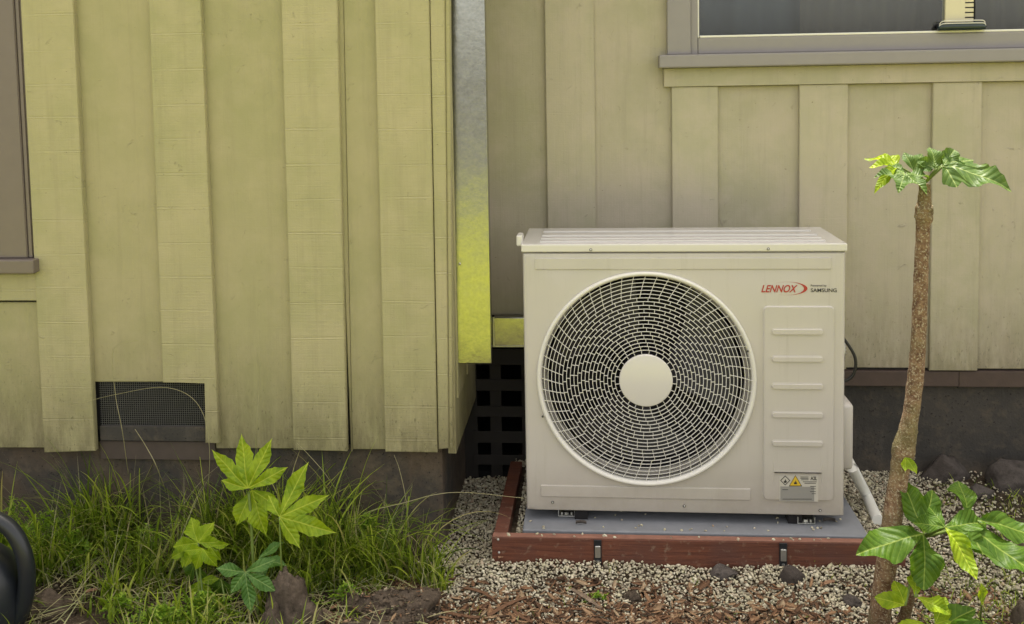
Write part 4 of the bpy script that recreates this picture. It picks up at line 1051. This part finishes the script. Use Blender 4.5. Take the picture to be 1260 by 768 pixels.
# tall thin tree on the right with a tuft of leaves on top
yT = -.46
tb = gp(1080, 775)
TR = thing('young_tree', 'tall thin bare trunk with a small tuft of leaves on top', 'tree', tb)
tr = [tb + Vector((0, 0, -.03))] + [W3(u, v, y) for u, v, y in ((1084, 745, -.47), (1098, 640, -.46), (1108, 575, -.45), (1112, 553, -.45), (1120, 515, -.45), (1128, 450, -.44), (1132, 370, -.44), (1135, 300, -.44), (1136, 276, -.44), (1137, 268, -.44), (1137, 256, -.44), (1137, 249, -.44), (1138, 226, -.44))]
rr = [.0285, .0265, .0240, .0235, .0285, .0205, .019, .0175, .0165, .0172, .0225, .0215, .0160, .0135]
pts = spline(tr, 8); rad = []
for i in range(len(pts)):
    f = i / 8; j = min(int(f), len(rr) - 2); rad.append((rr[j] + (rr[j + 1] - rr[j]) * (f - j)) * .98 * (1 + .05 * noise.noise(Vector((i * .7, 0, 0)))))
bm = bmesh.new(); tube(bm, [p - tb for p in pts], rad, 18)
for v in bm.verts:
    v.co += Vector((noise.noise(v.co * 60), noise.noise(v.co * 60 + Vector((9, 0, 0))), 0)) * .0022
obj('trunk', bm, M_BARK, TR, True)
bm = bmesh.new()
for _ in range(260):                                  # corky ring below the crown and at the bend
    c = random.choice(((W3(1137, 260, -.44), .019), (W3(1112, 556, -.45), .025), (W3(1112, 553, -.45), .024)))
    a = random.uniform(0, 6.28); bmesh.ops.create_icosphere(bm, subdivisions=1, radius=random.uniform(.0012, .0026), matrix=Matrix.Translation(c[0] - tb + Vector((math.cos(a) * c[1], math.sin(a) * c[1], random.uniform(-.014, .014)))))
o = obj('bark_nodules', bm, M_NOD, TR, True); o['kind'] = 'stuff'
top = W3(1139, 224, -.44)
def tl(u, v, y, tu, tv, ty, up, lobes, seed, size=None, mat=M_LEAF_T, **kw):
    lobes = [(a, b, c * 1.05) for a, b, c in lobes]; kw.update(kk=1.0, pw=.8); kw.setdefault('wav', .07)
    return lf(TR, 'leaf', mat, u, v, y, tu, tv, ty, size, up, lobes, seed, [top], pr=.0028, **kw)
tl(1113, 214, -.49, 1105, 236, -.56, (-.1, -.75, .8), [(-72, .9, .24), (0, .85, .26), (62, .9, .24), (128, 1.0, .24), (-140, .9, .22)], 31, .075, droop=.35, fold=.3, serr=.14)
tl(1106, 205, -.43, 1078, 190, -.40, (0, -.35, 1), [(-38, .7, .18), (0, 1.0, .2), (40, .8, .18)], 32, .085, M_LEAF_Y, droop=.3, fold=.35, serr=.03)
tl(1104, 207, -.46, 1076, 216, -.50, (0, -.4, 1), [(0, 1.0, .22)], 33, .068, M_LEAF_Y, droop=.9, fold=.5, serr=.03)
tl(1160, 203, -.46, 1226, 212, -.52, (.1, -.75, .8), [(-50, .45, .2), (0, 1.0, .26), (40, .5, .2)], 34, .152, droop=.38, fold=.25, serr=.18)
tl(1152, 208, -.46, 1148, 184, -.44, (.1, -.8, .6), [(-55, .9, .3), (0, 1.0, .34), (60, .8, .3)], 35, .062, droop=.25, fold=.3, serr=.2)
tl(1160, 205, -.47, 1178, 196, -.46, (.1, -.8, .6), [(-30, .8, .28), (25, .9, .3)], 38, .075, droop=.3, fold=.25, serr=.2)
tl(1124, 210, -.46, 1132, 194, -.45, (0, -.8, .6), [(-45, .9, .26), (0, .9, .3), (45, .9, .26)], 36, .06, droop=.3, fold=.4, serr=.14)
sh_ = W3(1118, 560, -.475)
lf(TR, 'leaf', M_LEAF_Y, 1114, 562, -.475, 1124, 578, -.50, .045, (.2, -1, .3), [(-30, .8, .25), (10, 1.0, .28)], 37, droop=.4, fold=.4)
bm = bmesh.new(); tube(bm, [W3(1124, 555, -.45) - tb, W3(1127, 543, -.45) - tb, W3(1126, 538, -.45) - tb, W3(1130, 531, -.45) - tb], [.0018, .0015, .0012, .001], 6); obj('twig', bm, M_BARK, TR)

# second, shorter stem with broad leaves
sb_ = gp(1108, 772)
P2 = thing('shrub', 'short shrub with broad glossy green leaves right of the tall thin trunk', 'shrub', sb_)
bm = bmesh.new(); tube(bm, [q - sb_ for q in spline([sb_ + Vector((0, 0, -.02)), W3(1120, 730, -.50), W3(1128, 694, -.49), W3(1131, 660, -.50)], 6)], [.0150 - .0003 * i for i in range(19)], 12); obj('stem', bm, M_BARK, P2, True)
hub2 = W3(1132, 662, -.50)
def l2(u, v, y, tu, tv, ty, up, lobes, seed, size=None, mat=M_LEAF_G, **kw):
    lobes = [(a, b, c * 1.05) for a, b, c in lobes]; kw.update(kk=.95, pw=.75); kw.setdefault('wav', .07)
    return lf(P2, 'leaf', mat, u, v, y, tu, tv, ty, size, up, lobes, seed, [hub2], pr=.003, **kw)
l2(1137, 657, -.53, 1062, 670, -.60, (0, -.75, 1), [(0, 1.0, .26)], 41, .175, droop=.25, fold=.22, serr=.05)
l2(1137, 657, -.53, 1120, 600, -.47, (.1, -1, .35), [(-30, .82, .2), (4, 1.0, .2)], 42, .14, droop=.2, fold=.25, serr=.1)
l2(1136, 657, -.53, 1140, 702, -.60, (0, -1, .6), [(0, 1.0, .33)], 43, .125, droop=.2, fold=.22, serr=.1)
l2(1163, 649, -.56, 1194, 688, -.63, (.1, -.8, .8), [(0, 1.0, .22)], 44, .12, M_LEAF_Y, droop=.3, fold=.35, serr=.1)
l2(1163, 649, -.56, 1140, 640, -.55, (0, -.8, .8), [(-45, .85, .35), (10, 1.0, .36)], 45, .068, M_LEAF_G, droop=.3, fold=.3, serr=.1)
l2(1163, 649, -.56, 1210, 652, -.55, (.1, -.75, 1), [(-28, .85, .22), (14, 1.0, .24)], 46, .125, M_LEAF_G, droop=.2, fold=.25, serr=.1)
l2(1192, 635, -.50, 1186, 598, -.46, (.1, -1, .35), [(0, 1.0, .50)], 47, .088, droop=.25, fold=.2, serr=.12)
l2(1200, 640, -.52, 1262, 640, -.54, (.1, -.7, 1), [(-8, 1.0, .22)], 48, .15, droop=.3, fold=.25, serr=.12)
l2(1190, 648, -.54, 1258, 688, -.62, (.1, -.75, 1), [(-34, .35, .14), (0, 1.0, .20)], 49, .20, droop=.2, fold=.25, serr=.12)
# low bright leaves at its foot
l2(1114, 745, -.60, 1090, 722, -.58, (0, -1, .7), [(-30, .8, .3), (30, .95, .3)], 51, .07, M_LEAF_Y, droop=.3, fold=.3)
l2(1126, 735, -.60, 1128, 712, -.58, (0, -1, .5), [(0, .9, .45)], 52, .06, M_LEAF_Y, droop=.3, fold=.3)
l2(1128, 735, -.60, 1160, 742, -.62, (0, -.8, 1), [(-10, 1.0, .3)], 53, .075, M_LEAF_Y, droop=.3, fold=.3)
P3 = thing('low_seedling', 'low bright seedling leaves cut off by the bottom edge right of the trunk', 'plant', gp(1175, 790))
def l3(u, v, y, tu, tv, ty, up, lobes, seed, size=None, mat=M_LEAF_Y, **kw):
    lobes = [(a, b, c * 1.05) for a, b, c in lobes]; kw.update(kk=.95, pw=.75)
    return lf(P3, 'leaf', mat, u, v, y, tu, tv, ty, size, up, lobes, seed, [P3.location.copy()], pr=.0025, **kw)
l3(1150, 768, -.62, 1170, 742, -.6, (0, -1, .6), [(-30, .8, .22), (10, 1.0, .3)], 61, .07, droop=.2, fold=.3)
l3(1155, 775, -.62, 1222, 766, -.66, (0, -.75, 1), [(-10, 1.0, .22), (25, .7, .2)], 62, .14, M_LEAF_G, droop=.25, fold=.3)
l3(1145, 772, -.62, 1094, 772, -.62, (0, -.75, 1), [(0, 1.0, .3)], 63, .08, droop=.25, fold=.3)
lf(P3, 'leaf', M_LEAF_Y, 1208, 745, -.55, 1209, 720, -.54, .052, (.3, -1, .2), [(0, 1.0, .25)], 64, [gp(1206, 762)], droop=.1, fold=.3)

# ------------------------------------------------------------------ watering can
wc = on_z(-22, 800, GZ); wc.y = -.50
WC = thing('watering_can', 'black plastic watering can with a thick looped handle at the left edge', 'watering can', (W3(-45, 760, -.52).x, -.52, GZ))
bm = bmesh.new(); prof = [(.0, .0), (.085, .0), (.095, .01), (.098, .06), (.094, .12), (.080, .16), (.058, .185), (.040, .195), (.038, .20), (.034, .198), (.030, .18)]
seg = 40; prev = None
hz = W3(0, 672, -.52).z - GZ
for r, z in prof:
    row = [bm.verts.new((r * 1.62 * math.cos(2 * math.pi * k / seg), 1.4 * r * math.sin(2 * math.pi * k / seg) * .9, z / .2 * (hz + .01))) for k in range(seg)]
    if prev:
        for k in range(seg): bm.faces.new((prev[k], prev[(k + 1) % seg], row[(k + 1) % seg], row[k]))
    prev = row
bmesh.ops.remove_doubles(bm, verts=bm.verts, dist=1e-5)
obj('body', bm, M_BLKPL, WC, True)
hp = [W3(-75, 690, -.52), W3(-50, 645, -.52), W3(-22, 636, -.52), W3(2, 642, -.52), W3(21, 662, -.52), W3(32, 695, -.52), W3(31, 735, -.52), W3(16, 775, -.52)]
pts = spline(hp, 8); bm = bmesh.new(); tube(bm, [p - WC.location for p in pts], [.0185 + .004 * (i / len(pts)) for i in range(len(pts))], 16); obj('handle', bm, M_BLKPL, WC, True)
bm = bmesh.new(); o_ = WC.location; tube(bm, spline([(-.07, 0, .05), (-.16, 0, .10), (-.25, 0, .20), (-.30, 0, .27)], 6), [.026 - .0006 * i for i in range(19)], 14); obj('spout', bm, M_BLKPL, WC, True)
bm = bmesh.new(); bmesh.ops.create_cone(bm, cap_ends=True, segments=24, radius1=.018, radius2=.04, depth=.04, matrix=Matrix.Translation((-.315, 0, .285)) @ Matrix.Rotation(-math.radians(50), 4, 'Y')); obj('rose', bm, M_BLKPL, WC)

# ------------------------------------------------------------------ dish on the window rail
p = W3(1183, 30, BO + .0); bm = bmesh.new()
DW = on_y(1215, 30, BO).x - on_y(1153, 30, BO).x
DI = thing('soap_dish', 'small dark oval glass dish with white rim on the window ledge before the cream mullion', 'dish', (p.x, BO - .004 + .002, gz + .0085))
seg = 48
def oval(prof, mat, name):
    bm = bmesh.new(); prev = None
    for sx, sy, z in prof:
        row = [bm.verts.new((math.copysign(abs(math.cos(a)) ** .6, math.cos(a)) * DW / 2 * sx, math.copysign(abs(math.sin(a)) ** .7, math.sin(a)) * .022 * sy, z)) for a in (2 * math.pi * k / seg for k in range(seg))]
        if prev:
            for k in range(seg): bm.faces.new((prev[k], prev[(k + 1) % seg], row[(k + 1) % seg], row[k]))
        else: bm.faces.new(row)
        prev = row
    bm.faces.new(prev); return obj(name, bm, mat, DI, True)
M_DG = simple('dark_green_glass', (.02, .035, .035), .12, 0, .1)
oval([(.96, .9, 0), (.97, .95, .01), (.90, .9, .020), (.80, .8, .025)], M_DG, 'dish_body')
for zz, s, r in ((.021, .93, .0016), (.030, .90, .0016)):
    bm = bmesh.new(); pts = [Vector((math.copysign(abs(math.cos(a)) ** .6, math.cos(a)) * DW / 2 * s, -.004 - .018 * s * max(-.2, math.sin(a)) , zz - .014 * (1 - math.sin(a)) ** 2 * (abs(math.cos(a)) ** 4) )) for a in (math.pi * k / 30 for k in range(31))]
    tube(bm, pts, r, 8); obj('dish_rim', bm, M_PUTTY, DI, True)

# ------------------------------------------------------------------ grass, stalks, weeds
def strips(items, seg=6):
    """items: (base, azimuth, length, lean, curl, width) -> joined curved blades"""
    V = []; F = []; c = 0
    for b, az, L, lean, curl, wd in items:
        d = np.array([math.cos(az), math.sin(az), 0]); s = np.array([-math.sin(az), math.cos(az), 0]); p = np.array(b, float); th = lean
        for i in range(seg + 1):
            f = i / seg; w = wd * (1 - f ** 2.2) * (.75 + .5 * min(1, f * 3)) / 2 + .0001
            V.append(p - s * w); V.append(p + s * w + np.array([0, 0, w * .5]))
            p = p + (d * math.sin(th) + np.array([0, 0, math.cos(th)])) * L / seg; th += curl / seg
        for i in range(seg):
            F.append((c + 2 * i, c + 2 * i + 1, c + 2 * i + 3, c + 2 * i + 2))
        c += 2 * (seg + 1)
    return np.array(V), F
def dens(x, y):
    d = 0
    if x < -.30 and y > -.14: d = .95
    elif x < -.22 and y > -.27: d = .8
    elif x < -.36: d = .24 if y > -.36 else .13
    if x > -.36 and y > -.1: d *= .35
    n = noise.noise(Vector((x * 5, y * 6, 9))); d *= max(0, .62 + 1.9 * n)
    # bare soil patch and around the stump
    for (u, v, r) in ((125, 705, .17), (70, 745, .14), (225, 712, .08), (300, 755, .06), (350, 745, .09), (470, 745, .13), (500, 730, .1)):
        p = gp(u, v); q = math.hypot(x - p.x, (y - p.y) * 1.4)
        if q < r: d *= (q / r) ** 2 * .5
    return d
items = []
cl = 0
while cl < 520:
    x, y = random.uniform(-1.55, -.16), random.uniform(-.75, .005)
    if random.random() > dens(x, y): continue
    cl += 1; tall = 1 if y > -.18 else .55
    h = (.11 + .17 * random.random()) * tall * (1.2 if x < -.5 else .8)
    if y < -.3: h *= .75
    for _ in range(random.randint(5, 11)):
        bxx, byy = x + random.gauss(0, .011), min(.012, y + random.gauss(0, .011))
        az = random.uniform(0, 6.283) if random.random() < .6 else random.uniform(-2.6, -.5)
        items.append(((bxx, byy, gh(bxx, byy) - .01), az, h * random.uniform(.55, 1.35), abs(random.gauss(.1, .22)), random.uniform(.3, 1.9), random.choice((random.uniform(.0022, .004), random.uniform(.004, .0078)))))
V, F = strips(items, 7); me = mesh_np('grass', V, F); me.polygons.foreach_set('use_smooth', [True] * len(me.polygons)); me.materials.append(M_GRASS); kind(link('grass', me, None), 'stuff'); print('blades', len(items))
# sparse grass right side, under the boulders and lower right
items = []
for _ in range(1500):
    u = random.uniform(1120, 1290); v = random.uniform(610, 790); 
    if random.random() > (.15 + .75 * (u - 1120) / 150): continue
    p = on_z(u, v, GZ); 
    if p.y > .5: continue
    p.z = gh(p.x, p.y); items.append(((p.x, p.y, p.z - .004), random.uniform(0, 6.28), random.uniform(.015, .06), random.uniform(.3, 1.2), random.uniform(.2, 1.5), random.uniform(.0012, .0026)))
for _ in range(420):
    u = random.uniform(560, 1100); v = random.uniform(700, 775); p = on_z(u, v, GZ)
    if noise.noise(Vector((p.x * 6, p.y * 6, 20))) < .12: continue
    items.append(((p.x, p.y, gh(p.x, p.y) - .002), random.uniform(0, 6.28), random.uniform(.01, .03), random.uniform(.2, 1.1), random.uniform(.2, 1.2), random.uniform(.001, .002)))
V, F = strips(items, 4); me = mesh_np('sparse_grass', V, F); me.materials.append(M_GRASS); kind(link('sparse_grass', me, None), 'stuff')
items = []
for _ in range(520):
    x = random.uniform(-1.5, -.30); y = random.uniform(-.22, -.02)
    if noise.noise(Vector((x * 4, 3, 1))) < -.25: continue
    items.append(((x, y, gh(x, y) - .01), random.uniform(0, 6.28) if random.random() < .5 else random.uniform(-3.0, .4), random.uniform(.2, .40), abs(random.gauss(.12, .2)), random.uniform(1.0, 2.6), random.uniform(.0024, .0048)))
V, F = strips(items, 11); me = mesh_np('long_grass', V, F); me.polygons.foreach_set('use_smooth', [True] * len(me.polygons)); me.materials.append(M_GRASS); kind(link('long_grass', me, None), 'stuff')
items = []                                           # flattened dead thatch
for _ in range(1500):
    x = random.uniform(-1.5, -.25); y = random.uniform(-.6, -.02)
    if noise.noise(Vector((x * 4, y * 5, 51))) < -.15: continue
    items.append(((x, y, gh(x, y) + random.uniform(.0, .03)), random.uniform(0, 6.28), random.uniform(.04, .14), random.uniform(1.1, 1.5), random.uniform(-.2, .6), random.uniform(.0014, .0032)))
V, F = strips(items, 5); me = mesh_np('dead_thatch', V, F); me.materials.append(M_DRY); kind(link('dead_thatch', me, None), 'stuff')
# dry seed stalks
items = []
for u0, v0, u1, v1, n_ in ((0, 690, 530, 640, 150),):
    for _ in range(n_):
        u = random.uniform(u0, u1); p = on_z(u, random.uniform(640, 740), GZ); p.y = min(p.y, -.02)
        items.append(((p.x, p.y, gh(p.x, p.y)), random.uniform(0, 6.28), random.uniform(.16, .36), random.uniform(0, .45), random.uniform(.2, 1.4), random.uniform(.0011, .0018)))
V, F = strips(items, 9); me = mesh_np('dry_stalks', V, F); me.materials.append(M_DRY); kind(link('dry_stalks', me, None), 'stuff')
def stalk(pts, r, label, heads=0):
    P_ = spline(pts, 8); c = P_[0].copy(); bm = bmesh.new(); tube(bm, [q - c for q in P_], [r * (1.2 - .7 * i / len(P_)) for i in range(len(P_))], 5)
    o = obj('grass_stalk', bm, M_DRY, None, True); o.location = c; tag(o, label, 'grass stalk', 'long dry grass stalks')
stalk([gp(470, 690), W3(440, 640, -.12), W3(500, 618, -.13), W3(560, 606, -.14), W3(645, 613, -.15)], .0014, 'long pale stalk bending right over the gravel to the unit')
stalk([gp(165, 640), W3(152, 540, -.06), W3(142, 485, -.05), W3(140, 430, -.04), W3(172, 418, -.04)], .0011, 'upright dry stalk in front of the left side of the vent')
stalk([gp(250, 660), W3(258, 560, -.06), W3(245, 500, -.06), W3(205, 477, -.06), W3(140, 486, -.06), W3(86, 500, -.06)], .0010, 'thin dry stalk arching left across the vent')
stalk([gp(215, 640), W3(195, 580, -.07), W3(180, 550, -.07), W3(166, 528, -.07)], .0016, 'short seed stalk leaning left below the vent')
stalk([gp(440, 650), W3(405, 590, -.06), W3(380, 560, -.06), W3(365, 545, -.06)], .0011, 'dry stalk leaning left under the second wide board')
stalk([gp(320, 640), W3(316, 540, -.06), W3(319, 470, -.05), W3(316, 425, -.05)], .0010, 'single upright stalk before the wide board right of the vent')
stalk([gp(505, 690), W3(500, 620, -.09), W3(492, 580, -.09), W3(485, 560, -.09)], .0012, 'dry stalk standing near the corner of the foundation')
# small leafy weeds: tufts of tiny leaves on short stems
V = []; F = []; c = 0
def tiny(p, az, el, L, wd):
    global c
    d = np.array([math.cos(az) * math.cos(el), math.sin(az) * math.cos(el), math.sin(el)]); s = np.array([-math.sin(az), math.cos(az), random.uniform(-.3, .3)])
    for q in (p, p + d * L * .45 - s * wd / 2, p + d * L, p + d * L * .45 + s * wd / 2 + np.array([0, 0, .001])): V.append(q)
    F.append((c, c + 1, c + 2, c + 3)); c += 4
for (u, v, spread_, nn, hh) in ((62, 690, .07, 520, .15), (95, 700, .05, 300, .12), (30, 700, .05, 250, .13), (452, 690, .06, 520, .14), (480, 695, .03, 120, .11), (185, 690, .05, 260, .11), (250, 762, .07, 420, .07), (200, 775, .06, 380, .06), (150, 755, .04, 120, .05), (325, 655, .05, 150, .1),
                               (130, 668, .06, 260, .12), (410, 672, .05, 260, .12), (1180, 772, .06, 90, .04), (425, 742, .04, 120, .05), (20, 672, .05, 200, .15), (375, 755, .03, 80, .04), (735, 738, .02, 30, .02)):
    b = gp(u, v); b.y = min(b.y, -.04)
    for _ in range(nn):
        k = random.random(); r = abs(random.gauss(0, spread_)); a = random.uniform(0, 6.283)
        p = np.array([b.x + r * math.cos(a), min(-.005, b.y + r * math.sin(a) * .6), b.z + hh * k * math.exp(-(r / spread_) ** 2 * .4)])
        for q in range(3): tiny(p, random.uniform(0, 6.28), random.uniform(-.3, .8), random.uniform(.007, .015), random.uniform(.004, .008))
me = mesh_np('leafy_weeds', np.array(V), F); me.materials.append(M_WEED); kind(link('leafy_weeds', me, None), 'stuff')
print('done')
